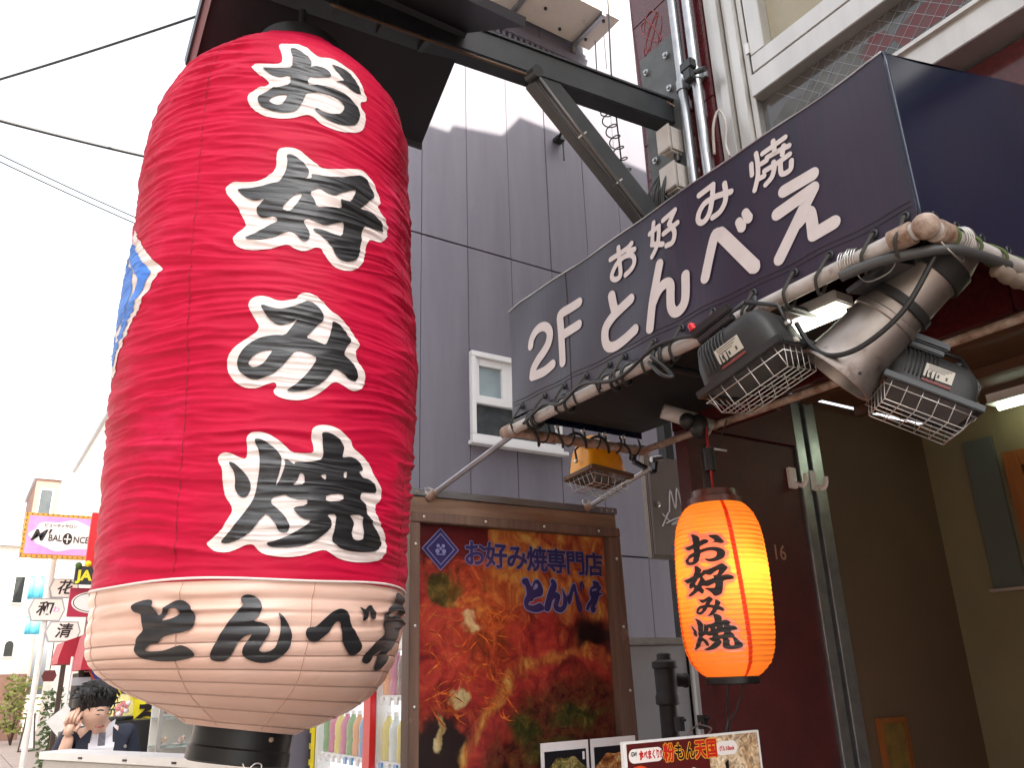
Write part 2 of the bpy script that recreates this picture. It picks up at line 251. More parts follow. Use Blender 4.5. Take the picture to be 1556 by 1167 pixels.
# outlines of the brush lettering on the big lantern: (angle about the axis, height) x 1e4; W = white backing, B = black strokes
GLYPH = {
 'o': {'W': [[-19776,32070,-19389,32134,-18958,32183,-18449,32208,-17852,32162,-17366,32021,-16753,31846,-16027,31974,-15471,32006,-14896,31973,-14306,31910,-13780,31822,-13332,31687,-13051,31514,-12952,31297,-12602,31141,-12655,30979,-13262,30824,-13110,30621,-12701,30537,-12626,30349,-12665,30107,-12999,29869,-13734,29676,-14552,29551,-15320,29518,-15934,29546,-16355,29620,-16654,29712,-17061,29742,-17457,29686,-17900,29577,-18393,29497,-18938,29446,-19541,29452,-20152,29520,-20609,29640,-20934,29779,-21110,29948,-21113,30085,-20962,30198,-20669,30315,-20198,30412,-19901,30523,-19893,30581,-20373,30724,-20893,30875,-21280,31035,-21235,31138,-20857,31217,-20157,31217,-19313,31287,-19305,31474,-19523,31760,-19766,31974]], 'B': [[-18884,31965,-18573,31978,-18109,31898,-17643,31791,-17296,31619,-17242,31479,-17314,31358,-16834,31455,-16394,31479,-16004,31425,-15774,31328,-15772,31202,-16588,31077,-17373,30971,-17325,30693,-16809,30760,-16214,30819,-15528,30844,-14870,30831,-14312,30778,-13794,30679,-13402,30557,-13184,30400,-13257,30180,-13519,29968,-14152,29829,-14881,29734,-15513,29726,-16004,29773,-16426,29861,-16668,29975,-16495,30011,-16132,29967,-15645,29958,-15086,30022,-14779,30106,-14579,30259,-14545,30410,-14799,30507,-15272,30567,-15847,30585,-16451,30544,-17029,30469,-17308,30420,-17393,30308,-17506,30095,-17698,29885,-17969,29754,-18408,29672,-18901,29629,-19397,29640,-19898,29696,-20240,29789,-20453,29928,-20426,30050,-20153,30142,-19869,30280,-19463,30400,-19041,30483,-18557,30564,-18501,30656,-18552,30855,-18924,30819,-19247,30760,-19652,30780,-20088,30878,-20498,31019,-20436,31038,-19753,31062,-19077,31108,-18545,31165,-18593,31428,-18658,31646,-18890,31888], [-19708,29964,-19466,30086,-19108,30178,-18568,30241,-18627,30072,-18791,29923,-19034,29860,-19366,29863,-19619,29903], [-15782,31733,-15405,31750,-14913,31750,-14404,31741,-14042,31650,-13692,31488,-13422,31312,-13204,31136,-13313,31096,-13793,31050,-14167,31105,-14528,31151,-14941,31159,-15365,31125,-15275,31162,-14671,31267,-15003,31440,-15409,31567]], },
 'ko': {'W': [[-19015,28415,-18851,28522,-18506,28583,-18014,28613,-17582,28569,-17068,28439,-16622,28324,-16169,28208,-15558,28243,-14595,28383,-13550,28580,-12983,28642,-12487,28583,-12071,28476,-11861,28279,-11416,28129,-11367,27936,-11664,27745,-11327,27608,-10725,27490,-10475,27337,-10561,27088,-11168,26777,-11742,26708,-12369,26666,-12699,26515,-12804,26242,-13018,25923,-13393,25681,-13992,25522,-14628,25457,-15230,25494,-15631,25618,-15919,25771,-16098,25891,-16381,25894,-16725,25801,-17197,25700,-17666,25725,-18136,25825,-18652,25741,-19289,25639,-20056,25588,-20772,25610,-21257,25745,-21351,25897,-21111,26047,-20610,26231,-20773,26414,-21041,26599,-21170,26755,-21627,26979,-22013,27172,-22112,27330,-21918,27449,-21573,27506,-21010,27486,-20324,27508,-19721,27617,-19260,27778,-19007,27997,-19030,28220]], 'B': [[-18417,28371,-18139,28408,-17781,28356,-17417,28259,-17122,28141,-16932,27999,-16996,27863,-17239,27737,-16740,27825,-16820,27946,-16455,27969,-15780,27979,-14918,28087,-13997,28263,-13179,28420,-12793,28406,-12394,28245,-12085,28135,-11927,28013,-12509,27756,-13003,27521,-13374,27372,-12715,27456,-12107,27464,-11567,27397,-11110,27283,-11025,27101,-11586,27032,-12330,27000,-13033,26948,-13188,26566,-13308,26197,-13459,25953,-13809,25810,-14383,25709,-14851,25706,-15151,25795,-15335,25959,-15667,26122,-16175,26270,-16639,26364,-16535,26421,-15960,26434,-15368,26392,-14634,26390,-14499,26816,-15213,26696,-15815,26567,-16252,26576,-16682,26627,-17000,26653,-17251,26543,-17025,26422,-16824,26269,-16838,26082,-17075,25975,-17312,25980,-17623,26110,-17998,26207,-18487,26085,-19129,25947,-19834,25864,-20418,25844,-20657,25902,-20244,25992,-19676,26157,-19170,26328,-18741,26472,-19032,26582,-19389,26505,-19785,26492,-20030,26579,-20085,26733,-19901,26863,-19552,27031,-19981,26955,-20318,26949,-20807,27037,-21175,27191,-21339,27269,-21122,27305,-20504,27318,-19831,27394,-19298,27492,-18825,27547,-18568,27736,-18381,27971,-18345,28199], [-16898,27426,-16216,27620,-15761,27521,-15221,27493,-14747,27639,-14166,27791,-13553,27922,-14036,27485,-14415,27461,-14823,27451,-14781,27360,-14618,27229,-15595,27127,-16407,27035,-16525,27212], [-17837,27266,-17270,27351,-17644,27016,-18137,26711,-18604,26798,-18230,27035]], },
 'mi': {'W': [[-20195,24187,-20068,24293,-19794,24377,-19455,24406,-19110,24383,-18760,24316,-18357,24299,-17899,24357,-17522,24419,-17381,24535,-17026,24619,-16662,24628,-16226,24542,-15847,24414,-15464,24247,-14941,24164,-14401,24019,-13951,23856,-13630,23707,-13416,23573,-13511,23484,-13713,23386,-13647,23238,-13280,23094,-12934,22923,-12803,22756,-12864,22596,-13149,22468,-13584,22391,-14019,22405,-14451,22482,-14861,22520,-15175,22452,-15467,22309,-15875,22162,-16396,22024,-16974,21948,-17550,21936,-18070,21977,-18365,22050,-18450,22143,-18285,22219,-18312,22302,-18475,22333,-18854,22263,-19340,22175,-19895,22163,-20356,22230,-20718,22348,-20974,22491,-21122,22658,-21105,22850,-20963,22994,-20656,23163,-20287,23299,-19913,23401,-19597,23517,-19495,23630,-19700,23763,-20018,23957,-20163,24083]], 'B': [[-19508,24135,-19369,24159,-19024,24109,-18509,24077,-18055,24124,-17598,24216,-17192,24321,-16896,24409,-16593,24392,-16284,24296,-16034,24183,-15908,24061,-15928,23942,-16189,23844,-16520,23655,-16874,23468,-16419,23435,-15983,23390,-15666,23364,-15511,23554,-15413,23716,-15327,23877,-15386,23980,-15142,23997,-14729,23920,-14364,23800,-14126,23655,-14106,23553,-14330,23441,-14530,23231,-14096,23143,-13750,23022,-13498,22867,-13392,22725,-13595,22625,-13998,22645,-14366,22739,-14989,22844,-15221,22697,-15566,22499,-15973,22350,-16494,22224,-17072,22159,-17589,22141,-17719,22167,-17274,22305,-16842,22496,-16466,22712,-16097,23007,-16536,23090,-16959,23127,-17395,23116,-17681,22942,-18042,22732,-18460,22548,-18833,22442,-19321,22367,-19712,22366,-20119,22445,-20423,22562,-20562,22693,-20536,22849,-20345,23019,-20092,23167,-19723,23294,-19236,23390,-18684,23448,-18034,23461,-17754,23656,-17392,23895,-17777,23781,-18333,23692,-18680,23729,-19039,23842,-19349,23995], [-19907,22794,-19654,22930,-19281,23034,-18619,23096,-18865,22911,-19115,22747,-19435,22669,-19712,22652,-19919,22709]], },
 'ya': {'W': [[-19707,21004,-19658,21104,-19430,21171,-18947,21184,-18451,21136,-18008,21017,-17559,20887,-17176,20755,-16519,20749,-15924,20773,-15947,20960,-16114,21157,-16107,21319,-15822,21421,-15364,21469,-14798,21464,-14277,21377,-13818,21271,-13483,21188,-13357,21031,-12710,20939,-12160,20795,-11744,20657,-11645,20497,-11262,20371,-10971,20208,-10804,20067,-11120,19867,-11391,19762,-11225,19593,-10727,19382,-10188,19172,-9925,18947,-10115,18733,-10477,18573,-11443,18496,-12701,18456,-13730,18497,-14351,18592,-14780,18677,-15324,18624,-15990,18531,-16784,18480,-17565,18485,-18269,18533,-18634,18636,-18862,18741,-19269,18727,-19727,18635,-20260,18564,-20886,18589,-21257,18683,-21452,18764,-21156,18853,-20639,19033,-20403,19218,-20139,19431,-20236,19565,-20583,19729,-20769,19947,-20831,20166,-20894,20360,-21212,20528,-21166,20639,-20863,20707,-20438,20678,-20004,20594,-19616,20554,-19587,20751]], 'B': [[-19259,21008,-18984,21020,-18551,20934,-18109,20815,-17763,20668,-17671,20557,-17732,20330,-17925,19964,-17693,20136,-17526,20363,-17483,20505,-17549,20588,-17285,20581,-16939,20470,-16933,20549,-16332,20555,-15813,20596,-15323,20669,-15370,20900,-15410,21103,-15543,21258,-15250,21295,-14757,21257,-14321,21179,-13990,21035,-14011,20930,-14105,20761,-13542,20824,-13068,20795,-12651,20687,-12470,20563,-12904,20506,-12577,20377,-12058,20379,-11583,20259,-11328,20095,-11977,20062,-12595,20036,-12665,19915,-12230,19806,-12030,19640,-12060,19551,-11714,19480,-11186,19242,-10704,19088,-10525,18935,-10811,18806,-11394,18726,-12461,18682,-13417,18686,-14006,18752,-14371,18866,-14377,19004,-14277,19202,-14211,19472,-14865,19434,-14556,19333,-14470,19196,-14855,19018,-15448,18839,-16106,18730,-16898,18683,-17744,18674,-18063,18705,-18181,18771,-17634,18815,-16953,18945,-16330,19091,-15730,19270,-16301,19311,-16694,19439,-16860,19545,-16065,19606,-16077,19737,-16531,19713,-16974,19749,-17345,19816,-17691,19776,-18066,19728,-18090,19605,-17705,19502,-17247,19332,-16956,19134,-17038,19011,-17315,18975,-17611,19043,-17819,19202,-18276,19399,-18562,19275,-18866,19085,-19243,18925,-19764,18806,-20300,18747,-20686,18775,-20276,18952,-19847,19190,-19481,19404,-19115,19622,-18953,19841,-18906,20116,-18853,20366,-18904,20618,-19007,20785,-19207,20924], [-16616,20310,-16349,20270,-16271,20067,-16993,20018,-16692,20147], [-15439,20284,-15096,20339,-15066,20197,-15231,20227], [-13947,20432,-13712,20454,-13785,20294,-13961,20300], [-14975,19875,-13842,19952,-13848,19785,-14980,19711], [-13419,19474,-12420,19528,-12262,19309,-12130,18998,-12527,18940,-12972,18967,-13125,19131,-12929,19309,-13127,19415], [-20573,20497,-20327,20483,-19883,20344,-19508,20194,-19268,20030,-19236,19880,-19411,19729,-19683,19714,-19941,19795,-20128,19931,-20111,20109,-20215,20275,-20452,20413]], },
 'to': {'B': [[-25545,17540,-25421,17609,-25000,17664,-24512,17678,-24273,17645,-24121,17536,-23945,17450,-23719,17334,-23531,17396,-23359,17511,-23080,17589,-22732,17637,-22317,17617,-21973,17526,-21732,17395,-21555,17277,-21537,17138,-21770,17037,-22175,16985,-22798,16958,-23374,16908,-23563,16807,-23827,16799,-24135,16792,-24375,16726,-24455,16659,-23807,16639,-23198,16654,-22667,16716,-22249,16750,-21846,16695,-21544,16612,-21475,16532,-21674,16467,-22263,16416,-22863,16389,-23617,16397,-24219,16438,-24836,16491,-25091,16609,-25232,16692,-25149,16841,-24841,16976,-24631,17042,-24659,17182,-24770,17324,-24929,17402,-25312,17428], [-23490,17222,-23243,17380,-22998,17470,-22754,17483,-22508,17428,-22508,17347,-22857,17270]], },
 'n': {'B': [[-19275,17632,-19151,17691,-18835,17711,-18451,17665,-18159,17558,-18057,17416,-18242,17276,-18493,17172,-18043,17154,-17651,17099,-17501,16993,-17637,16877,-17888,16716,-18037,16603,-17799,16560,-17401,16581,-17121,16666,-17009,16851,-16956,17038,-17036,17203,-17197,17333,-17079,17340,-16736,17203,-16454,17061,-16279,16872,-16284,16708,-16441,16570,-16750,16457,-17142,16368,-17690,16333,-18243,16365,-18686,16438,-18920,16542,-18888,16678,-18605,16836,-18449,16923,-18863,16884,-19179,16771,-19376,16591,-19585,16457,-19795,16380,-20201,16372,-20565,16410,-20672,16513,-20538,16647,-20205,16895,-19827,17145,-19451,17351,-19047,17513,-19221,17561]], },
 'be': {'B': [[-15548,16961,-15442,17038,-15212,17061,-14929,17062,-14652,17163,-14275,17290,-13884,17396,-13463,17453,-13136,17431,-12847,17367,-12697,17193,-12371,17051,-12091,16910,-11676,16800,-11433,16688,-11433,16594,-11725,16507,-12025,16483,-12395,16522,-12827,16639,-13081,16794,-13222,16951,-13274,17093,-13453,17186,-13690,17169,-13884,17058,-14123,16948,-14460,16839,-14696,16762,-14983,16747,-15322,16808,-15494,16885], [-12012,17500,-11820,17494,-11521,17450,-11279,17537,-10956,17567,-10770,17479,-10493,17384,-10543,17283,-10839,17243,-11033,17276,-11138,17423,-11244,17413,-11254,17306,-11508,17213,-11708,17203,-11756,17267,-11676,17349,-11818,17429]], },
 'e': {'B': [[-8466,17849,-8007,17912,-7387,17907,-6812,17853,-6179,17782,-6334,17668,-5389,17566,-6444,17360,-6498,17287,-4864,17240,-6584,17126,-6840,17034,-7112,16873,-7606,16712,-8009,16608,-8374,16514,-7765,16500,-7873,16408,-8176,16290,-8715,16216,-9422,16274,-9491,16388,-9556,16502,-9290,16601,-8905,16702,-8419,16790,-9081,16684,-9608,16567,-10076,16484,-10146,16388,-10480,16340,-10978,16372,-11119,16436,-10847,16547,-10406,16709,-9764,16845,-9323,16949,-9207,17035,-9593,17147,-9637,17264,-9446,17386,-9200,17510,-8651,17591,-8123,17656,-8215,17742], [-8873,17379,-8534,17464,-7875,17505,-7135,17495,-7137,17424,-7867,17382,-8625,17336]], },
}
# centre lines of the rounded lettering on the awning: stroke width, then (y, z) in 0.1 mm
STROKE = {
 '2': (0.036, [[23267,27609,23196,27825,22986,28023,22674,28112,22351,28057,22124,27869,22065,27611,22194,27324,22479,27092,22818,26908,23139,26647,23241,26379], [23241,26379,22563,26341,22016,26453]]),
 'F': (0.036, [[20312,28214,20805,28203,21261,28197,21423,28101,21426,27769,21423,27504,21423,26333], [21411,27351,20390,27387]]),
 'to': (0.036, [[18577,27736,18532,27384,18468,27081], [17662,27232,18148,27124,18600,26995,18974,26760,19082,26454,19038,26164,18859,25997,18524,25944,17994,26018,17566,26123]]),
 'n': (0.034, [[16179,27792,16396,27294,16650,26679,16882,25896], [16658,26617,16453,26859,16218,27019,15960,27054,15832,26918,15882,26554,15904,26245,15810,26034,15615,25987,15398,26102,15281,26365,15194,26973]]),
 'be': (0.036, [[14446,26559,13952,27609,13762,27636,13586,27462,12721,26117], [13000,27646,12921,27419], [12743,27801,12666,27574]]),
 'e': (0.036, [[11490,27822,10558,27810], [11796,27284,10615,27413], [10615,27413,11020,27002,11947,26014], [11205,26720,10950,26839,10818,26753,10828,26172], [10828,26172,10208,26206]]),
 'so': (0.019, [[18466,29035,17661,29050,17399,29127], [17590,28937,17287,28854], [18022,29271,18036,28960,18033,28613,18047,28307,18166,28205,18357,28242,18473,28372,18411,28534,18170,28739,17815,28825,17487,28748,17342,28572,17367,28368,17548,28237,17816,28173]]),
 'sk': (0.018, [[16275,29306,16357,28981,16422,28605], [16498,29021,16043,29065], [16043,29065,16081,28783,16150,28547,16292,28347,16475,28195], [16433,28610,15945,28373], [15855,29180,15302,29249], [15302,29249,15606,28931], [15606,28931,15455,28676,15430,28458,15551,28254,15809,28263], [15880,28712,15257,28782]]),
 'sm': (0.019, [[14305,29228,13757,29288], [13757,29288,13833,28932,13977,28542,14155,28348,14352,28325,14461,28471,14385,28686,14164,28859,13904,28880,13615,28847,13146,28712], [13338,29087,13334,28799,13399,28516,13615,28314,13912,28275]]),
 'sy': (0.0155, [[12329,29139,12353,28807], [12123,29363,12114,29107,12153,28748,12232,28527,12342,28306], [12163,28564,11979,28561], [11915,29236,11160,29299], [11530,29400,11538,29120], [11812,29059,11412,29042,11104,29010], [11264,29101,11341,28886], [11954,28707,11549,28712,11130,28757], [11634,28800,11642,28637,11762,28408,11984,28292], [11433,28699,11456,28341,11189,28314,11110,28542], [12012,28970,11827,28973]]),
}
# ================================================================== SETTING
M_pave = mat('pinkish_paving', (0.30, 0.25, 0.22), 0.8, col2=(0.22, 0.18, 0.16), var=0.8, vscale=3, bump=0.2, bscale=30)
g = MB().add([(-150,-60,0),(150,-60,0),(150,300,0),(-150,300,0)], [(0,1,2,3)])
struct('ground', g, M_pave)
M_slab = mat('paving_slab', (0.34, 0.27, 0.24), 0.75, col2=(0.26, 0.21, 0.19), var=0.9, vscale=2.5, bump=0.2, bscale=30)
pv = MB()
for i in range(5):
    for j in range(46):
        x0 = -1.2 + i*0.9; y0 = 15 + j*0.9
        pv.box((x0+.01, y0+.01, 0.004), (x0+.89, y0+.89, 0.016))
struct('pavement', pv, M_slab)

tb = thing('shade_building', (5, -12, 0), 'tall dark brown building added behind the camera to keep the lantern out of the sun', 'building')  # unseen building added to shade the lantern from the sun
M_tb = mat('brown_tile_cladding', (.20, .16, .13), .6, col2=(.15, .12, .10), var=.6, vscale=2)
MB().box((2.3, -24, 0), (10, -5.1, 16)).build('wall', M_tb, tb)
for j in range(5):
    for k in range(6):
        f = MB().box((2.25, -23.5+3*k, 1+2.9*j), (2.298, -21.6+3*k, 2.6+2.9*j)).build('window', M_alu, tb); MB().box((2.24, -23.42+3*k, 1.08+2.9*j), (2.249, -21.68+3*k, 2.52+2.9*j)).build('pane', M_glass, f)
# ---- purple-grey neighbouring building, end wall of tall panels
M_purp = mat('purple_grey_panel', srgb(109, 106, 117), 0.62, col2=srgb(92, 89, 100), var=0.8, vscale=2.2, stretch=(2.2, 1, 0.22), bump=0.18, bscale=26, bstretch=(1, 1, 0.35), dirt=srgb(112, 110, 115), dscale=1.1, dthr=0.60)
M_joint = mat('dark_joint', (0.06, 0.058, 0.065), 0.8)
pb = thing('purple_building', (1.60, 4.7, 0), 'purple grey panel clad building with small white window, behind the poster board', 'building')
MB().box((1.62, 4.735, 0), (6.8, 9.6, 8.9)).build('wall', M_joint, pb)
px = [2.387 + .39*k for k in range(-2, 11)]; pz = [0.12, 2.40, 4.645, 6.90, 9.1]
for i in range(len(px)-1):
    for j in range(4):
        zs = [(pz[j], pz[j+1])]
        if j == 1 and i in (3, 4): zs = [(pz[1], 3.125), (3.80, pz[2])]
        for (a, b) in zs:
            dd = random.uniform(-.002, .002)
            MB().box((px[i]+.0022, 4.70+dd, a+.006), (px[i+1]-.0022, 4.734, b-.006), 0.0015).build('wall_panel', M_purp, pb)
# street side of the same building
for k in range(6):
    for j in range(4):
        MB().box((1.584+.001*random.random(), 4.74+.8*k+.003, pz[j]+.006), (1.619, 4.74+.8*(k+1)-.003, pz[j+1]-.006)).build('side_panel', M_purp, pb)
led = MB().box((1.607, 4.655, 6.86), (6.6, 4.699, 6.94)).build('ledge', M_purp, pb)
for k in range(26):
    MB().box((3.02+.06*k, 4.668, 6.80), (3.05+.06*k, 4.699, 6.859)).build('dentil', M_purp, pb)
MB().box((1.5, 4.6, 9.1), (6.9, 9.7, 9.3)).build('parapet', M_purp, pb)
# window
x0, x1, z0, z1 = 2.777, 3.557, 3.128, 3.797
M_wframe = mat('window_white', (0.70, 0.71, 0.71), 0.4, col2=(0.6, 0.6, 0.6), var=.4)
f = MB().box((x0, 4.665, z1-.04), (x1, 4.733, z1), .003).box((x0, 4.665, z0), (x1, 4.733, z0+.05), .003).box((x0, 4.665, z0+.051), (x0+.035, 4.733, z1-.041), .003).box((x1-.035, 4.665, z0+.051), (x1, 4.733, z1-.041), .003)
wf = f.build('window', M_wframe, pb)
MB().box((x0+.036, 4.683, 3.41), (x1-.036, 4.725, 3.47), .003).build('meeting_rail', M_wframe, wf)
MB().box((x0+.036, 4.690, 3.471), (x0+.075, 4.725, z1-.041), .002).box((x0+.27, 4.690, 3.471), (x0+.36, 4.725, z1-.041), .002).box((x0+.076, 4.690, 3.70), (x0+.269, 4.725, z1-.041), .002).build('sash', M_wframe, wf)
M_pane = mat('frosted_pane', srgb(150, 165, 170), 0.25, col2=srgb(120, 135, 140), var=.6, vscale=4)
MB().box((x0+.076, 4.712, 3.472), (x0+.269, 4.72, 3.699)).build('pane', M_pane, wf)
MB().box((x0+.361, 4.712, 3.472), (x1-.037, 4.72, z1-.042)).build('pane', M_pane, wf)
M_dpane = mat('dark_pane', srgb(52, 58, 60), 0.12, col2=srgb(85, 90, 92), var=.8, vscale=6)
MB().box((x0+.036, 4.715, z0+.051), (x1-.036, 4.722, 3.409)).build('pane', M_dpane, wf)
MB().box((x0-.02, 4.63, z0-.03), (x1+.02, 4.699, z0-.002), .003).build('sill', M_wframe, wf)

# small dark tap-like bracket and a rough patch high on the purple wall
bk = MB().box((3.64, 4.62, 5.90), (3.72, 4.698, 5.94), .004).cyl((3.715, 4.65, 5.90), (3.715, 4.65, 5.72), .008).cyl((3.66, 4.63, 5.92), (3.64, 4.55, 5.93), .015)
tag(bk.build('wall_bracket', M_black), 'small black bracket with a hanging rod, high on the purple wall', 'bracket')

# ---- outdoor unit on the purple wall
M_beige = mat('beige_sheet_metal', (0.52, 0.48, 0.43), 0.5, col2=(0.42, 0.38, 0.34), var=.6, vscale=5, dirt=(.3, .26, .22), dscale=5, dthr=.62)
ac = thing('outdoor_unit', (3.55, 4.45, 7.08), 'beige boxed outdoor unit fixed high on purple wall above the steel beam', 'air conditioner')
MB().box((3.02, 4.24, 7.09), (4.08, 4.64, 7.75), .012).build('casing', M_beige, ac)
MB().box((3.0, 4.22, 7.07), (4.10, 4.66, 7.088), .002).build('base_tray', M_beige, ac)
MB().lathe((3.55, 4.235, 7.42), [(.24, 0), (.25, .005), (.22, .01), (.20, .003)], 32, (0, -1, 0)).build('fan_grille', M_black, ac)
for xx in (3.2, 3.9): MB().box((xx, 4.22, 7.035), (xx+.04, 4.70, 7.068)).box((xx, 4.66, 6.96), (xx+.04, 4.70, 7.034)).build('support_rail', M_galv, ac)
for (xx, yy) in ((3.45, 4.45), (3.98, 4.56), (3.98, 4.30), (3.7, 4.58)): MB().cyl((xx, yy, 7.055), (xx, yy, 7.07), .014).build('bolt', M_black, ac)

# ---- maroon building over the entrance passage
M_maroon = mat('maroon_granite', srgb(84, 30, 33), 0.14, col2=srgb(54, 19, 22), var=0.85, vscale=60, bump=0.03, bscale=8, spec=.6, dirt=srgb(98, 44, 43), dscale=90, dthr=0.60)
M_maroon2 = mat('maroon_render', srgb(78, 27, 29), 0.55, col2=srgb(58, 20, 22), var=0.8, vscale=8, bump=0.35, bscale=120, dirt=srgb(92, 40, 38), dscale=70, dthr=0.6)
mbd = thing('maroon_building', (2.3, 2.29, 0), 'maroon stone building with aluminium windows above the shop awning', 'building')
MB().box((2.46, -5, 2.95), (7.5, 2.275, 8.6)).build('core', M_maroon2, mbd)
MB().prism([(2.46, 8.601), (7.5, 8.601), (7.5, 8.9), (4.6, 9.05), (4.05, 9.06), (3.86, 8.80), (3.40, 8.72), (3.36, 8.64), (2.46, 8.62)], (0, 2.12, 0), (1, 0, 0), (0, 0, 1), (0, 1, 0), .154).build('parapet', M_maroon2, mbd)  # unseen roofline, its outline shaped to set the sunlit edge on the purple wall
for k in range(6):
    for j in range(3): MB().box((2.303, -5+.85*k, .02+.83*j), (2.455, -5+.85*k+.847, .02+.83*j+.827), .0025).build('ground_stone', M_maroon, mbd)
# facade stones of the corner pillar
for k in range(9):
    za = 2.5 + .68*k; zb = za+.677
    MB().box((2.30, 1.861, za), (2.458, 2.29, zb), .0025).build('pillar_stone', M_maroon, mbd)
for k in range(8):
    ya = 1.858 - .86*(k+1); 
    MB().box((2.426, ya, 2.55), (2.458, ya+.857, 3.375), .0025).build('spandrel_stone', M_maroon, mbd)
    for j in range(4):
        MB().box((2.303, ya, 5.2+.85*j), (2.455, ya+.857, 5.2+.85*j+.847), .0025).build('facade_stone', M_maroon, mbd)
# passage
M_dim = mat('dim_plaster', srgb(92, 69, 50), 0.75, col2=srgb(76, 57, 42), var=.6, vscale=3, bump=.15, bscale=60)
M_endw = mat('lamplit_plaster', srgb(116, 106, 78), 0.75, col2=srgb(98, 90, 66), var=.6, vscale=3, bump=.15, bscale=60)  # lighter greenish tone puts the ceiling lamp's glow into the end wall's colour
MB().box((2.305, 2.22, 0), (2.955, 2.286, 2.498)).build('passage_wall', M_maroon2, mbd)
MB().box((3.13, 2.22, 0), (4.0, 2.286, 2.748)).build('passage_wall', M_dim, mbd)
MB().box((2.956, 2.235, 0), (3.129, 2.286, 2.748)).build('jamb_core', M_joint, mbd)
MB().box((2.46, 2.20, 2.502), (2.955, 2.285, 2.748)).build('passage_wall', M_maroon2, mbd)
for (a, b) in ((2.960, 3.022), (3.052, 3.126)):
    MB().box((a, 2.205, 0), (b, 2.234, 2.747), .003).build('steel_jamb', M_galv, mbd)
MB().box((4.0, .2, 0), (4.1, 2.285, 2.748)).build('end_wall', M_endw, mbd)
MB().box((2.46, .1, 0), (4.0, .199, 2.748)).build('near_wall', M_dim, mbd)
M_soff = mat('soffit_board', srgb(98, 66, 44), 0.6, col2=srgb(72, 47, 31), var=.7, vscale=5, stretch=(1, .2, 1), bump=.15)
MB().box((2.46, .2, 2.75), (4.0, 2.2, 2.80)).build('ceiling', M_soff, mbd)
for xx in (2.62, 3.02, 3.42): MB().box((xx, .2, 2.705), (xx+.05, 2.199, 2.749), .003).build('ceiling_batten', M_soff, mbd)
MB().box((3.985, 1.875, 1.90), (3.999, 2.02, 2.60), .003).build('wall_panel_board', mat('grey_green_panel', srgb(78, 84, 78), .5), mbd)
MB().box((3.955, 1.87, 1.885), (3.984, 2.025, 1.898)).build('panel_ledge', M_alu, mbd)
M_wood = mat('orange_wood', srgb(140, 80, 34), .45, col2=srgb(96, 52, 22), var=.8, vscale=6, stretch=(3, 3, .3))
wd = MB().box((3.955, 1.36, .2), (3.998, 1.43, 2.5), .004).box((3.955, 1.765, .2), (3.998, 1.835, 2.5), .004).box((3.955, 1.431, 2.43), (3.998, 1.764, 2.5)).box((3.955, 1.431, 2.20), (3.998, 1.764, 2.26)).box((3.955, 1.431, 1.25), (3.998, 1.764, 1.32)).build('wooden_door_frame', M_wood, mbd)
MB().box((3.975, 1.431, .2), (3.99, 1.764, 2.43)).build('door_pane', M_glass, wd)
M_pbox = mat('brown_notice', srgb(120, 92, 40), .6, col2=srgb(70, 50, 24), var=.8, vscale=14)
nb = thing('notice_frame', (3.3, 2.2, 1.1), 'small brown framed notice low on the passage wall', 'frame')
MB().box((3.215, 2.198, .95), (3.235, 2.218, 1.38)).box((3.385, 2.198, .95), (3.405, 2.218, 1.38)).box((3.236, 2.198, 1.36), (3.384, 2.218, 1.38)).build('frame', M_wood, nb)
MB().box((3.236, 2.205, .95), (3.384, 2.218, 1.359)).build('sheet', M_pbox, nb)

# aluminium window band
M_wire = mat('wired_glass', (0.030, 0.036, 0.036), 0.08, spec=.6, col2=(0.10, 0.09, 0.085), var=.9, vscale=3.2)
al = MB()
for (a, b, d) in ((1.815, 1.857, .02), (1.775, 1.812, .0), (1.742, 1.772, .03), (1.70, 1.739, .005), (1.672, 1.697, .03)): al.box((2.292+d, a, 3.385), (2.45, b, 5.19), .002)
al.build('mullion', M_alu, mbd)
win = MB().box((2.315, -5, 3.385), (2.45, 1.671, 3.50), .003).box((2.30, -5, 3.715), (2.45, 1.671, 3.815), .003).box((2.32, -5, 5.08), (2.45, 1.671, 5.19), .003).build('window_band', M_alu, mbd)
MB().box((2.30, -5, 3.485), (2.3148, 1.671, 3.50)).build('drip_rail', M_alu, win)
for k in range(4):
    yb = 1.655 - 1.25*k; ya = yb - 1.22
    MB().box((2.306, ya, 3.825), (2.40, yb, 3.905), .003).box((2.306, ya, 3.906), (2.40, ya+.07, 5.07), .003).box((2.306, yb-.07, 3.906), (2.40, yb, 5.07), .003).build('sash', M_alu, win)
    MB().box((2.36, ya+.071, 3.906), (2.366, yb-.071, 5.07)).build('pane', mat('upper_pane', srgb(150, 142, 118), .12, col2=srgb(120, 112, 92), var=.6, vscale=3), win)
    MB().box((2.355, ya-.03, 3.501), (2.361, yb+.03, 3.714)).build('wired_pane', M_wire, win)
for k in range(2): MB().box((2.296, 1.652, 3.92+.75*k), (2.3045, 1.668, 3.97+.75*k)).build('hinge', M_screw, mbd)
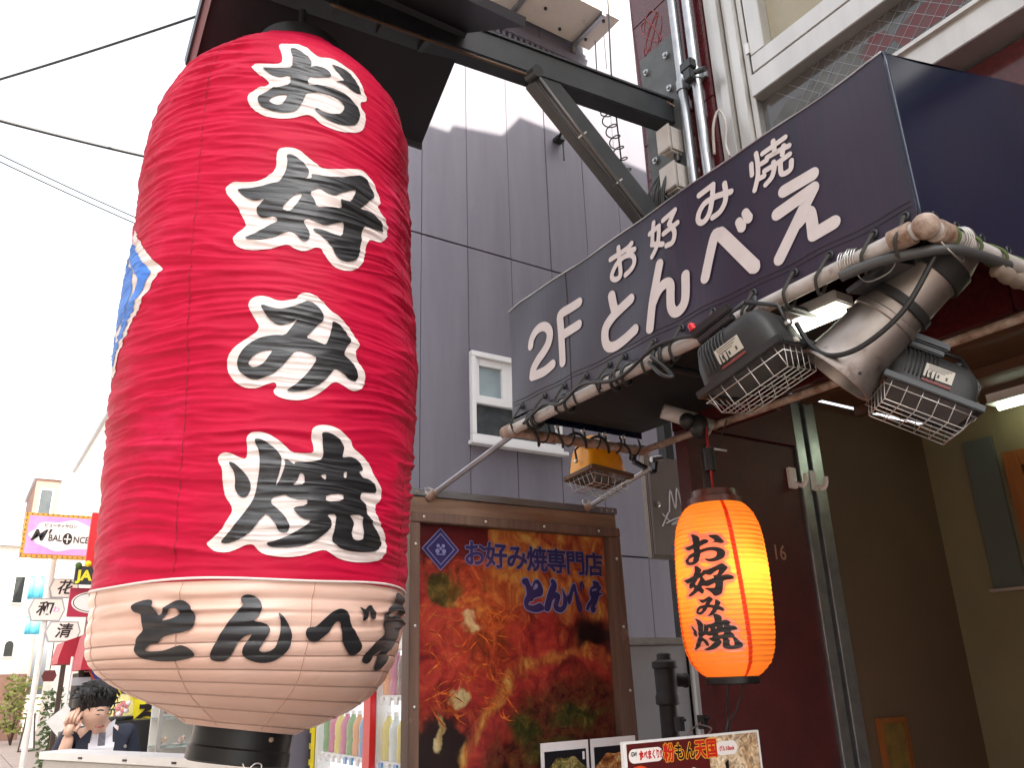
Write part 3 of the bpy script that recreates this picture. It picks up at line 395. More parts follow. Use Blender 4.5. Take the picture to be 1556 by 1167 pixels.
# things stored behind the lower pane: a red and white cloth heap, seen through wired glass in front of it as stickers
wr = MB()
for k in range(60):
    y = 1.6 - k*.055
    wr.bar((2.353, y, 3.505), (2.353, y-.20, 3.71), .0012, .0012).bar((2.353, y-.20, 3.505), (2.353, y, 3.71), .0012, .0012)
wr.build('glass_wires', M_galv, win)['kind'] = 'stuff'
random.seed(3)
M_rp = mat('red_print', srgb(96, 22, 30), .4, col2=srgb(70, 60, 58), var=.9, vscale=18); M_pp = mat('pale_print', srgb(92, 92, 88), .4, col2=srgb(40, 42, 42), var=.9, vscale=9)
for k in range(12):                                              # cloths and papers piled against the inside of the pane
    y = 1.62 - .13*k + random.uniform(-.03, .03); l = random.uniform(.10, .22); z = 3.515 + random.random()*.06; h = random.uniform(.05, .12)
    P = [(0, 0), (l*.5, random.uniform(-.01, .02)), (l, random.uniform(.0, .03)), (l*random.uniform(.7, 1), h), (l*.4, h*random.uniform(.8, 1.2)), (-.02, h*.6)]
    MB().prism(P, (2.3545-.00005*k, y, z), (0, -1, 0), (0, .2, 1), (-1, 0, 0), .0003).build('piled_cloth', M_rp if k in (3, 4, 5, 7) else M_pp, win)

# conduits and boxes on the corner pillar
for (yy, lab, xx) in ((1.985, 'left', 2.262), (1.905, 'right', 2.262)):
    c = thing('conduit', (xx, yy, 2.9), 'grey steel conduit on the maroon pillar, %s' % ('the one nearer the steel beam' if lab == 'left' else 'the one nearer the window'), 'conduit', 'conduits on the pillar')
    MB().cyl((xx, yy, 2.9), (xx, yy, 9.0), .0205, 20).build('tube', M_galv, c, True, 40)
    for zz in (3.95, 5.2):
        MB().cyl((xx, yy, zz), (xx, yy, zz+.05), .026, 20).box((2.284, yy-.035, zz+.01), (2.299, yy+.035, zz+.04)).build('clip', M_galv, c, True, 40)
cb = MB().box((2.205, 1.875, 3.985), (2.243, 1.94, 4.03), .004).box((2.205, 1.885, 3.93), (2.243, 1.925, 3.984), .004).cyl((2.222, 1.87, 3.95), (2.222, 1.82, 3.93), .012)
tag(cb.build('pipe_clamp', M_black), 'dark clamp block on the conduit nearer the window', 'clamp')
M_jbox = mat('grey_plastic', (0.40, 0.37, 0.34), .5, col2=(.28, .25, .22), var=.7, vscale=9)
for (zz, lab, y0_, y1_) in ((3.66, 'upper', 2.03, 2.095), (3.47, 'lower', 2.02, 2.10)):
    j = thing('junction_box', (2.24, 2.05, zz), 'beige junction box on the maroon pillar, the %s of two stacked' % lab, 'junction box', 'junction boxes on the pillar')
    MB().box((2.20, y0_, zz), (2.299, y1_, zz+.13), .01).build('body', M_jbox, j)
    MB().box((2.188, y0_-.006, zz+.004), (2.199, y1_+.006, zz+.126), .004).build('cover', M_jbox, j)
    MB().cyl((2.25, 2.05, zz), (2.25, 2.05, zz-.035), .014).build('gland', M_rubber, j)
cbl = thing('cable_bundle', (2.24, 2.1, 3.3), 'tangle of black cables hanging from junction boxes behind the awning', 'cables')
for k in range(9):
    a = random.random()
    P = catmull([(2.25, 2.05+.01*k, 3.63-.2*(k % 2)), (2.20-.02*a, 2.08+.012*k, 3.50), (2.22, 2.15+.01*k, 3.34-.06*a), (2.19-.03*a, 2.18, 3.22), (2.24, 2.12-.05*a, 3.12)], 8)
    MB().tube(P, .0055 if k % 3 else .008, 6).build('cable', M_rubber, cbl, True)
for k in range(4):
    rr = .05+.008*k
    MB().tube([(2.2+.012*k, 2.2+rr*math.cos(t)*.9, 3.36+rr*math.sin(t)) for t in np.linspace(0, 5.6, 26)], .005, 6).build('coil', M_rubber, cbl, True)
MB().tube(catmull([(2.26, 1.86, 3.55), (2.24, 1.83, 3.66), (2.25, 1.80, 3.72), (2.25, 1.775, 3.64), (2.25, 1.79, 3.55), (2.24, 1.77, 3.48)], 8), .006, 6).build('loose_wire', M_jbox, cbl, True)
# scribble scratched into the stone
MB().tube([(2.2985, 2.16+.05*math.cos(t*5.1)+.02*math.sin(t*1.7), 4.42+.10*math.sin(t*4.3)+.03*math.cos(t)) for t in np.linspace(0, 6.2, 120)], .0025, 4).build('scribble', mat('dull_red', srgb(120, 50, 52), .5), mbd)
# ================================================================== BIG RED LANTERN
PZ = [1.46,1.50,1.53,1.56,1.60,1.65,1.70,1.74,1.80,2.1,2.4,2.7,3.0,3.12,3.22,3.30,3.37,3.44]
PR = [.08,.125,.200,.270,.323,.355,.366,.368,.370,.384,.397,.381,.376,.369,.342,.285,.215,.15]
_zz = np.linspace(1.30, 3.52, 900); _rr = np.interp(_zz, PZ, PR)
_k = np.exp(-0.5*(np.arange(-30, 31)*(_zz[1]-_zz[0])/.014)**2); _k /= _k.sum()
_rr = np.convolve(np.pad(_rr, 30, mode='edge'), _k, mode='valid')
LCY = 2.1
def lcx(z): return np.interp(z, [1.4, 1.8, 2.4, 3.0, 3.45], [.600, .612, .617, .601, .63])
_rng = np.random.default_rng(11); _grids = {}
def vn(th, z, N, kz, seed):
    key = (N, kz, seed)
    if key not in _grids: _grids[key] = _rng.random((N, 400))
    G = _grids[key]; u = (np.asarray(th)/(2*np.pi) % 1.0)*N; v = (np.asarray(z) - 1.2)*kz + 2
    i = np.floor(u).astype(int); j = np.floor(v).astype(int); fu = u-i; fv = v-j
    fu = fu*fu*(3-2*fu); fv = fv*fv*(3-2*fv); i0 = i % N; i1 = (i+1) % N
    return (G[i0, j]*(1-fu)+G[i1, j]*fu)*(1-fv) + (G[i0, j+1]*(1-fu)+G[i1, j+1]*fu)*fv
def wrinkle(th, z):
    th = np.asarray(th, float); z = np.asarray(z, float)
    top = np.clip((z-1.80)/.06, 0, 1)                                   # red cloth above, paper below
    w = z + .050*vn(th, z, 7, 5, 1) + .018*vn(th, z, 17, 9, 2) - .06*np.sin(th+1.9)**2*0.5
    a = vn(th, w, 10, 44, 3); b = vn(th, w, 15, 80, 4); c = vn(th, w, 30, 140, 5); am = vn(th, z, 8, 6, 6)
    red = .0090*(1-np.abs(2*a-1))**1.7*(.30+am) + .0072*(1-np.abs(2*b-1))**1.7*(.30+1.0*vn(th, z, 10, 9, 8)) + .0034*(1-np.abs(2*c-1)) - .010
    red = red + .011*(vn(th, z, 6, 3.2, 7)-.5)
    pitch = .0285
    sc = np.abs(np.sin(np.pi*(z + .004*vn(th, z, 9, 4, 12))/pitch))
    band = np.exp(-((z-1.745)/.05)**2)                                  # crumpled upper edge of the paper
    low = .0038*sc**.6 - .002 + band*(.0085*(1-np.abs(2*vn(th, w, 9, 40, 9)-1))**1.4*(.4+am) - .005) + .004*(vn(th, z, 7, 6, 10)-.5)
    calm = 1 - .45*np.exp(-((th+1.62)/.62)**4) - .35*np.exp(-((np.abs(th)-3.14)/.5)**4)   # the stiff letter patches lie flatter
    return red*top*calm + low*(1-top)
def lpos(th, z, off=0.0):
    r = np.interp(z, _zz, _rr) + wrinkle(th, z) + off
    z = np.asarray(z, float); x = r*np.cos(th)
    return np.stack([lcx(z) + x, LCY + r*np.sin(th), z - .15*x*np.clip((1.66-z)/.15, 0, 1)], -1)          # the base hangs a little askew
M_redcloth = mat('crimson_cloth', srgb(184, 9, 55), 0.6, col2=srgb(160, 5, 42), var=0.7, vscale=7, bump=0.25, bscale=35, bstretch=(1, 1, 3.5), spec=.18, dirt=srgb(194, 30, 74), dscale=2.3, dthr=.56)
M_paper = mat('cream_paper', srgb(226, 192, 176), 0.36, col2=srgb(216, 172, 152), var=0.7, vscale=6, bump=0.25, bscale=30, bstretch=(.6, .6, 2.5), translucent=.08, dirt=srgb(196, 152, 134), dscale=5, dthr=.63)
M_wcloth = mat('white_cloth', srgb(222, 210, 206), 0.5, col2=srgb(206, 190, 184), var=.6, vscale=10, bump=.2, bscale=35, bstretch=(1, 1, 3.5))
M_ink = mat('black_ink_cloth', (0.011, 0.011, 0.013), 0.38, col2=(0.02, 0.02, 0.022), var=.6, vscale=14, bump=.15, bscale=35, bstretch=(1, 1, 3.5))
M_blue = mat('blue_cloth', srgb(40, 105, 200), .55, col2=srgb(70, 135, 215), var=.7, vscale=9)
big = thing('big_lantern', (0.62, 2.1, 1.30), 'tall red and cream cloth lantern with brush lettering hanging under black gable roof', 'lantern')
NT = 420
def shell(z0, z1, dz, m, name, off=0.0):
    nz = int(round((z1-z0)/dz)); z = np.linspace(z0, z1, nz+1); th = np.linspace(-np.pi, np.pi, NT, endpoint=False)
    T, Z = np.meshgrid(th, z); P = lpos(T.ravel(), Z.ravel(), off)
    me = bpy.data.meshes.new(name); idx = np.arange((nz+1)*NT).reshape(nz+1, NT)
    a = idx[:-1]; b = np.roll(idx, -1, 1)[:-1]; c = np.roll(idx, -1, 1)[1:]; d = idx[1:]
    F = np.stack([a, b, c, d], -1).reshape(-1, 4)
    P = P - np.array([.62, 2.1, 1.30])
    me.from_pydata(P.tolist(), [], F.tolist()); me.materials.append(m); me.polygons.foreach_set('use_smooth', [True]*len(F)); me.update()
    o = bpy.data.objects.new(name, me); COL.objects.link(o); o.parent = big; WLOC[o.name] = Vector((.62, 2.1, 1.30)); return o
DZ = .0036; DT = 2*math.pi/NT
cloth = shell(1.800, 1.800+DZ*452, DZ, M_redcloth, 'red_cover')
paper = shell(1.495, 1.812, .0035, M_paper, 'paper_base', -.0015)
def decal(polys, m, name, off, smooth_pass=1):
    P = []
    for p in polys:
        q = [(p[i]/1e4, p[i+1]/1e4) for i in range(0, len(p), 2)]
        for _ in range(smooth_pass): q = chaikin(q)
        P.append(q)
    me = fill2d(P); bm = bmesh.new(); bm.from_mesh(me); bpy.data.meshes.remove(me)
    u = [v.co.x for v in bm.verts]; w = [v.co.y for v in bm.verts]
    k = math.ceil((min(w)-1.8)/DZ)
    while 1.8+k*DZ < max(w):
        bmesh.ops.bisect_plane(bm, geom=bm.verts[:]+bm.edges[:]+bm.faces[:], plane_co=(0, 1.8+k*DZ, 0), plane_no=(0, 1, 0), dist=1e-6); k += 1
    k = math.ceil((min(u)+math.pi)/DT)
    while -math.pi+k*DT < max(u):
        bmesh.ops.bisect_plane(bm, geom=bm.verts[:]+bm.edges[:]+bm.faces[:], plane_co=(-math.pi+k*DT, 0, 0), plane_no=(1, 0, 0), dist=1e-6); k += 1
    bmesh.ops.remove_doubles(bm, verts=bm.verts, dist=1e-6)
    Q = lpos(np.array([v.co.x for v in bm.verts]), np.array([v.co.y for v in bm.verts]), off)
    for v, q in zip(bm.verts, Q): v.co = Vector(q) - Vector((.62, 2.1, 1.30))
    for f_ in bm.faces: f_.smooth = True
    bm.normal_update()
    fs = sum(f_.normal.dot(Vector((f_.calc_center_median().x, f_.calc_center_median().y, 0))) for f_ in bm.faces)
    if fs < 0: bmesh.ops.reverse_faces(bm, faces=bm.faces)
    me = bpy.data.meshes.new(name); bm.to_mesh(me); bm.free(); me.materials.append(m)
    o = bpy.data.objects.new(name, me); COL.objects.link(o); o.parent = big; WLOC[o.name] = Vector((.62, 2.1, 1.30)); return o
for k, gl in GLYPH.items():
    if 'W' in gl: decal(gl['W'], M_wcloth, 'letter_backing', .0020)
    decal(gl['B'], M_ink, 'letter', .0044)
# blue diamond crest on the street side
def dia(c, z, a, h, h2=None):
    h2 = h2 or h; return [int(c*1e4), int((z+h)*1e4), int((c+a)*1e4), int(z*1e4), int(c*1e4), int((z-h2)*1e4), int((c-a)*1e4), int(z*1e4)]
cc, cz_ = -3.13, 2.535
def emb(polys, m, off): return decal(polys, m, 'crest', off, 0)
emb([dia(cc, cz_, .53, .19, .235)], M_wcloth, .0017)
emb([dia(cc, cz_, .44, .155, .20), dia(cc, cz_, .30, .105, .145)], M_blue, .0034)
emb([[int((cc+.20*math.cos(t))*1e4) if i % 2 == 0 else int((cz_-.01+.085*math.sin(t))*1e4) for t in np.linspace(0, 2*math.pi, 22, endpoint=False) for i in (0, 1)]], M_blue, .0036)
# seams, stitched
M_seam = mat('seam_thread', srgb(120, 12, 34), .8)
for t0, t1 in ((-2.46, -2.31), (-.85, -.77), (.75, .8), (2.3, 2.35)):
    z = np.linspace(1.82, 3.28, 150); t = np.interp(z, [1.82, 3.28], [t1, t0]) + .006*np.sin(z*9)
    MB().tube(lpos(t, z, .0002).tolist(), .0010, 5).build('seam', M_seam, big, True)
M_pseam = mat('paper_seam', srgb(186, 148, 128), .7)
for t0 in (-3.0, -2.26, -1.52, -.75, 0.0, .8, 1.6, 2.4):
    z = np.linspace(1.50, 1.80, 90); t = t0 + .03*(1.8-z)/.35*(-1 if t0 < -1 else 1)*.5 + .004*np.sin(z*60)
    MB().tube(lpos(t, z, -.0008).tolist(), .0010, 5).build('paper_seam', M_pseam, big, True)
M_rib = mat('rib_wire_shade', srgb(152, 122, 108), .7)  # wire hoops toned darker, with the paper's crease shade put into their colour
th = np.linspace(-np.pi, np.pi, 160, endpoint=False)
for k in range(12):
    z = math.floor(1.47/.0285)*.0285 + .0285*(k+0)
    if 1.51 < z < 1.71: MB().tube(lpos(th, z - .004*vn(th, np.full_like(th, z), 9, 4, 12), -.0021).tolist(), .0030, 6, closed=True).build('rib', M_rib, big, True)
# rolled edge where cloth meets paper
MB().tube(lpos(th, 1.803 + .003*np.sin(th*5), .0002).tolist(), .003, 6, closed=True).build('hem', M_wcloth, big, True)
M_ring = mat('black_ring', (0.008, 0.008, 0.008), .42, spec=.3, col2=(.016, .016, .016), var=.6, vscale=12, dirt=(.04, .033, .027), dscale=9, dthr=.66)
ax = Vector((-.15, .0, -1)); ax.normalize()
MB().lathe((.612, 2.1, 1.518), [(.08, 0), (.116, 0), (.117, .012), (.114, .015), (.114, .062), (.118, .066), (.118, .094), (.11, .098), (.10, .085)], 56, ax).build('bottom_ring', M_ring, big, True, 35)
MB().sphere((.64, 1.990, 1.475), .006, 10, 6).build('rivet', M_rust, big, True)
MB().tube(catmull([(.575, 1.975, 1.432), (.585, 1.968, 1.412), (.605, 1.965, 1.405), (.615, 1.967, 1.425), (.60, 1.967, 1.43), (.58, 1.967, 1.415), (.555, 1.97, 1.418)], 6), .0018, 5).build('loop_wire', M_zinc, big, True)
MB().lathe((.63, 2.1, 3.42), [(.13, 0), (.132, .01), (.132, .075), (.12, .085), (.08, .09)], 48).build('top_ring', M_ring, big, True, 35)
MB().cyl((.63, 2.1, 3.5), (.63, 2.1, 3.66), .012).build('hanger', M_black, big)

# ---- gable roof over the lantern with its bracket
M_roofm = mat('black_roof_sheet', (0.009, 0.007, 0.010), .45, col2=(.016, .013, .018), var=.7, vscale=3)
rf = thing('lantern_roof', (.8, 2.04, 3.5), 'small black gable roof sheltering the big red lantern', 'roof')
ry, rz_ = 2.04, 3.805
for sgn, nm in ((1, 'roof_panel'), (-1, 'roof_panel')):
    ye = ry + sgn*.36; ze = 3.545
    MB().add([(.36, ry, rz_), (1.215, ry, rz_), (1.215, ye, ze), (.36, ye, ze), (.36, ry, rz_+.035), (1.215, ry, rz_+.035), (1.215, ye+sgn*.01, ze+.03), (.36, ye+sgn*.01, ze+.03)],
             [(0,1,2,3),(7,6,5,4),(0,4,5,1),(1,5,6,2),(2,6,7,3),(3,7,4,0)]).build(nm, M_roofm, rf)
M_trim = mat('grey_trim', (.45, .45, .46), .4, .5)
MB().bar((.356, 2.395, 3.543), (.356, 2.05, 3.80), .018, .045).build('edge_trim', M_trim, rf)
MB().bar((.342, 2.395, 3.543), (.342, 2.05, 3.80), .008, .06).build('edge_strip', M_black, rf)
MB().bar((.36, 2.399, 3.540), (1.215, 2.399, 3.540), .010, .03).build('eave_strip', M_black, rf)
for k in range(5): MB().box((1.05-.16*k, 2.05, 3.70), (1.07-.16*k, 2.11, 3.74)).build('ridge_clip', M_black, rf)

br = thing('steel_bracket', (2.3, 2.1, 3.4), 'black steel beam with diagonal brace and bolted plate holding lantern roof', 'bracket')
MB().bar((2.272, 2.1, 3.893), (.42, 2.1, 3.735), .085, .115, bev=.004).build('beam', M_black, br)
MB().bar((2.272, 2.1, 3.955), (.42, 2.1, 3.797), .10, .010).build('beam_flange', M_black, br)
MB().bar((1.565, 2.1, 3.80), (2.272, 2.1, 3.165), .075, .10, bev=.004).build('brace', M_black, br)
pl = MB().box((2.272, 2.015, 2.95), (2.299, 2.235, 4.30), .003).build('mount_plate', mat('weathered_steel_plate', (.10, .11, .11), .5, .3, col2=(.05, .05, .05), var=.9, vscale=8, dirt=(.16, .09, .05), dscale=10, dthr=.62), br)
for (y, z) in ((2.06, 4.2), (2.19, 4.2), (2.06, 4.02), (2.19, 3.72), (2.05, 3.60), (2.19, 3.36), (2.05, 3.30)):
    MB().lathe((2.272, y, z), [(.016, 0), (.016, .012), (.008, .013), (.008, .022)], 8, (-1, 0, 0)).build('bolt', M_galv, pl)
MB().cyl((2.272, 2.05, 3.92), (2.19, 2.075, 3.955), .004).build('stud', M_rust, br)
MB().cyl((1.50, 2.06, 3.745), (1.50, 2.0, 3.735), .024, 16).build('end_cap', M_rubber, br, True, 40)
MB().tube(catmull([(.7, 2.04, 3.675), (1.2, 2.045, 3.715), (1.5, 2.045, 3.74)], 10), .006, 6).build('beam_cable', mat('ochre_cable', (.09, .05, .025), .6), br, True)
MB().tube([(1.53, 2.05, 3.755), (1.75, 2.05, 3.545), (1.97, 2.05, 3.335), (2.19, 2.05, 3.125)], .011, 10).build('brace_conduit', mat('brown_conduit', (.05, .042, .038), .4, .3), br, True)
MB().tube(catmull([(1.53, 2.055, 3.74), (1.70, 2.05, 3.545), (1.86, 2.05, 3.41), (2.0, 2.05, 3.275), (2.10, 2.05, 3.15)], 8), .006, 8).build('brace_cable', M_rubber, br, True)
for q in (.25, .5, .75): 
    c = Vector((1.565, 2.052, 3.72)).lerp(Vector((2.23, 2.052, 3.09)), q)
    MB().bar(c + Vector((-.012, 0, -.012)), c + Vector((.02, 0, .02)), .02, .006).build('cable_tie', M_zinc, br)
cw = thing('coiled_wire', (2.25, 2.6, 4.0), 'coiled black wire dangling beside the steel brace', 'wire')
P = catmull([(2.12, 2.36, 4.45), (2.115, 2.36, 4.25), (2.13, 2.36, 4.18), (2.085, 2.36, 4.16), (2.10, 2.36, 4.10), (2.12, 2.36, 4.02)], 8)
P2 = [Vector((2.12, 2.36, 4.02)) + Vector((.026*math.sin(t)+.0026*t, .03*math.cos(t)-.03, -.0085*t)) for t in np.linspace(0, 38, 190)]
MB().tube(P + P2, .0032, 5).build('coil', M_rubber, cw, True)
MB().tube([(2.245, 2.36, 5.2), (2.205, 2.36, 4.3), (2.225, 2.36, 3.6)], .004, 6).build('straight_run', M_rubber, cw, True)
# ================================================================== AWNING
AX, AY0, AY1, AZ0, AZT = 1.65, .815, 2.47, 2.515, 2.975
def aw(y, z): return AX + .003*math.sin(y*7.3) + .002*math.sin(y*19+z*11) - .006*math.exp(-((y-AY0)/.06)**2)
M_awn = mat('faded_navy_vinyl', srgb(47, 35, 54), .42, col2=srgb(32, 33, 49), var=1.0, vscale=9, stretch=(8, 8, .22), bump=.05, bscale=6, spec=.45, dirt=srgb(52, 48, 60), dscale=1.6, dthr=.62)
M_navy = mat('glossy_navy_vinyl', srgb(13, 25, 46), .22, col2=srgb(20, 32, 54), var=.6, vscale=3, bump=.04, bscale=4, spec=.5)
M_under = mat('awning_shade', (.004, .004, .005), .8)
M_wlet = mat('off_white_vinyl', srgb(198, 191, 190), .5, col2=srgb(180, 171, 168), var=.5, vscale=16)
awn = thing('shop_awning', (1.95, 1.65, 2.4), 'dark navy shop awning with white rounded lettering on a white pipe frame', 'awning')
def grid(fn, nu, nv):
    V = [fn(i/nu, j/nv) for j in range(nv+1) for i in range(nu+1)]
    F = [(j*(nu+1)+i, j*(nu+1)+i+1, (j+1)*(nu+1)+i+1, (j+1)*(nu+1)+i) for j in range(nv) for i in range(nu)]
    return MB().add(V, F)
def top(y): return AZT + .005*math.sin(y*2.1) - (.012 if y > 2.4 else 0)*(y-2.4)/.07
def fr(u, v):
    y = AY0 + (AY1-AY0)*u; z = AZ0 + (top(y)-AZ0)*v; return (aw(y, z), y, z)
grid(fr, 120, 24).build('front_cloth', M_awn, awn, True)
grid(lambda u, v: (AX + (2.422-AX)*u, AY0 - .004*math.sin(u*6+v*3), (AZ0) + (top(AY0)+.235*u-AZ0)*v), 30, 16).build('end_cloth', M_navy, awn, True)
grid(lambda u, v: (AX + (2.298-AX)*u, AY1 - .002, (AZ0) + (top(AY1)+.20*u-AZ0)*v), 10, 8).build('end_cloth', M_navy, awn, True)
grid(lambda u, v: (AX + ((2.422 if AY0+(AY1-AY0)*v < 1.84 else 2.298)-AX)*u, AY0 + (AY1-AY0)*v, top(AY0+(AY1-AY0)*v)+(.235 if AY0+(AY1-AY0)*v < 1.84 else .20)*u+.002 - .012*math.sin(u*3.14)*abs(math.sin(v*7))), 10, 30).build('roof_cloth', M_navy, awn, True)
MB().tube([(aw(y, top(y))-.001, y, top(y)) for y in np.linspace(AY0, AY1, 40)], .003, 6).build('top_piping', M_galv, awn, True)
MB().tube([(AX-.004, AY0-.002, z) for z in np.linspace(AZ0, top(AY0), 12)], .006, 6).build('corner_seam', M_navy, awn, True)
for dz in (.044, .058):
    MB().tube([(aw(y, AZ0+dz)-.0012, y, AZ0+dz+.002*math.sin(y*31)) for y in np.linspace(AY0+.01, AY1-.01, 120)], .0009, 4).build('stitch_line', M_cord, awn)
MB().tube([(aw(2.10, z)-.001, 2.10, z) for z in np.linspace(AZ0, top(2.1), 12)], .0012, 4).build('panel_seam', M_cord, awn)
MB().tube([(AX+(.76)*u, AY0-.0055-.004*math.sin(u*6), AZ0+.025) for u in np.linspace(0.01, 1, 30)], .0009, 4).build('stitch_line', M_cord, awn)
# near-black sheets that put the shade inside the awning into colour
MB().box((AX+.03, 1.30, 2.535), (2.28, AY1-.02, 2.545)).build('shade_sheet', M_under, awn)
MB().box((AX+.012, AY0+.02, 2.53), (AX+.018, AY1-.02, 2.93)).build('shade_sheet', M_under, awn)
# lettering
lay = 0
for k, (w, strokes) in STROKE.items():
    L = MB()
    w_full = w
    for s_ in strokes:
        w = w_full*(.74 if k == 'be' and len(s_) == 4 else 1)
        P = [(s_[i]/1e4, s_[i+1]/1e4) for i in range(0, len(s_), 2)]
        if len(P) > 2: P = [(q.x, q.y) for q in catmull([(p[0], p[1], 0) for p in P], 6)]
        if k == 'be' and len(s_) == 4: P = [(P[0][0], P[0][1]), (P[1][0], P[1][1])]
        n = len(P); lft = []; rgt = []; lay += 1; off = .0022 + .00022*(lay % 12)
        for i in range(n):
            a = P[max(i-1, 0)]; b = P[min(i+1, n-1)]; d = math.hypot(b[0]-a[0], b[1]-a[1]) or 1; nx, ny = -(b[1]-a[1])/d, (b[0]-a[0])/d
            ww = w/2*(1.0 if k != 'be' or i < n*.5 or len(strokes[0]) > 40 else 1.18)
            lft.append((P[i][0]+nx*ww, P[i][1]+ny*ww)); rgt.append((P[i][0]-nx*ww, P[i][1]-ny*ww))
        def cap(p, q, s0):
            a0 = math.atan2(s0[1]-p[1], s0[0]-p[0]); return [(p[0]+w/2*math.cos(a0-math.pi*t/8), p[1]+w/2*math.sin(a0-math.pi*t/8)) for t in range(1, 8)]
        pts = lft + rgt
        fc = [(i, i+1, n+i+1, n+i) for i in range(n-1)]
        c1 = cap(P[-1], None, lft[-1]); c0 = cap(P[0], None, rgt[0])
        o1 = len(pts); pts += c1; fc.append([n-1] + list(range(o1, o1+7)) + [2*n-1])
        o0 = len(pts); pts += c0; fc.append([n] + list(range(o0, o0+7)) + [0])
        L.add([(aw(y, z)-off, y, z) for y, z in pts], fc)
    L.build('letter', M_wlet, awn)
# frame pipes
pipe = lambda a, b, r=.0198, m=None, nm='frame_pipe': MB().tube([a, Vector(a).lerp(Vector(b), .33), Vector(a).lerp(Vector(b), .66), b], r, 18).build(nm, m or M_pipe, awn, True, 50)
pipe((1.632, .80, 2.492), (1.632, 2.47, 2.462))
pipe((1.632, .80, 2.492), (2.42, .80, 2.498))
pipe((1.632, 2.445, 2.452), (2.295, 2.445, 2.455), .019, M_rust)
pipe((2.27, .80, 2.462), (2.27, 2.445, 2.455), .014, M_rust)
for yy in (1.25, 1.75): pipe((1.65, yy, 2.50), (2.28, yy, 2.52), .012, M_black)
MB().sphere((1.632, .80, 2.492), .030, 16, 10).build('elbow', M_rust, awn, True)
MB().tube([(1.632, .83, 2.492), (1.632, .88, 2.4915)], .0265, 16).tube([(1.67, .80, 2.493), (1.72, .80, 2.4935)], .0265, 16).build('elbow_sleeve', M_rust, awn, True, 50)
MB().tube([(1.632, 2.455, 2.462), (1.632, 2.50, 2.461)], .027, 16).build('end_sleeve', M_rust, awn, True, 50)
# eyelets and lacing
ys = [.845, .93, 1.05, 1.155, 1.29, 1.43, 1.56, 1.68, 1.82, 1.90, 2.02, 2.14, 2.26, 2.40]
for i, y in enumerate(ys):
    MB().tube([(aw(y, AZ0)-.003, y+.009*math.cos(t), AZ0+.028+.009*math.sin(t)) for t in np.linspace(0, 2*math.pi, 14, endpoint=False)], .0035, 6, closed=True).build('eyelet', M_black, awn, True)
    d = random.uniform(.01, .04)
    MB().tube(catmull([(aw(y, AZ0)-.006, y, AZ0+.028), (1.612, y+.2*d, 2.50), (1.604, y+.6*d, 2.475), (1.628, y+d, 2.446), (1.656, y+d, 2.47), (1.648, y+.5*d, 2.51)], 6), .0042, 6).build('lacing', M_cord, awn, True)
for x in (1.70, 1.79, 1.90, 2.02, 2.14):
    MB().tube([(x+.009*math.cos(t), AY0-.006, AZ0+.028+.009*math.sin(t)) for t in np.linspace(0, 2*math.pi, 14, endpoint=False)], .0035, 6, closed=True).build('eyelet', M_black, awn, True)
    MB().tube(catmull([(x, AY0-.008, AZ0+.012), (x+.012, .778, 2.50), (x+.02, .776, 2.478), (x+.022, .80, 2.466), (x+.02, .825, 2.49)], 6), .0042, 6).build('lacing', mat('green_twine', (.07, .10, .03), .8), awn, True)
for x in (1.74, 1.86, 1.99, 2.10, 2.2):
    MB().tube(catmull([(x, 2.468, AZ0+.01), (x+.01, 2.475, 2.48), (x+.03, 2.45, 2.43), (x+.04, 2.42, 2.46), (x+.05, 2.44, 2.50)], 6), .004, 6).build('lacing', M_cord, awn, True)
    MB().sphere((x-.01, 2.465, 2.51), .009, 8, 6).build('eyelet', M_screw, awn, True)
# black sleeve strip under the hem
MB().tube([(1.655, y, 2.508-.01*(y-.8)/1.6) for y in np.linspace(.82, 2.46, 20)], .013, 8).build('hem_rod', M_rubber, awn, True)
# zinc tie wires round the front pipe
for (c, axd) in (((1.632, .985, 2.489), 'y'), ((1.632, .965, 2.489), 'y'), ((1.75, .80, 2.494), 'x')):
    for k in range(4):
        o = .006*k; rr = .026+.002*k
        P = [((c[0]+rr*math.cos(t), c[1]+o+.004*math.sin(2*t), c[2]+rr*math.sin(t)) if axd == 'y' else (c[0]+o+.004*math.sin(2*t), c[1]+rr*math.cos(t), c[2]+rr*math.sin(t))) for t in np.linspace(0, 2*math.pi, 20, endpoint=False)]
        MB().tube(P, .0016, 5, closed=True).build('tie_wire', M_zinc, awn, True)
MB().tube(catmull([(1.63, .98, 2.46), (1.62, .95, 2.42), (1.63, .90, 2.425), (1.64, .88, 2.455)], 8), .0014, 4).build('tie_wire', M_zinc, awn)
MB().tube(catmull([(1.68, .80, 2.47), (1.70, .79, 2.44), (1.74, .79, 2.43), (1.77, .80, 2.47)], 8), .0014, 4).build('tie_wire', M_zinc, awn)

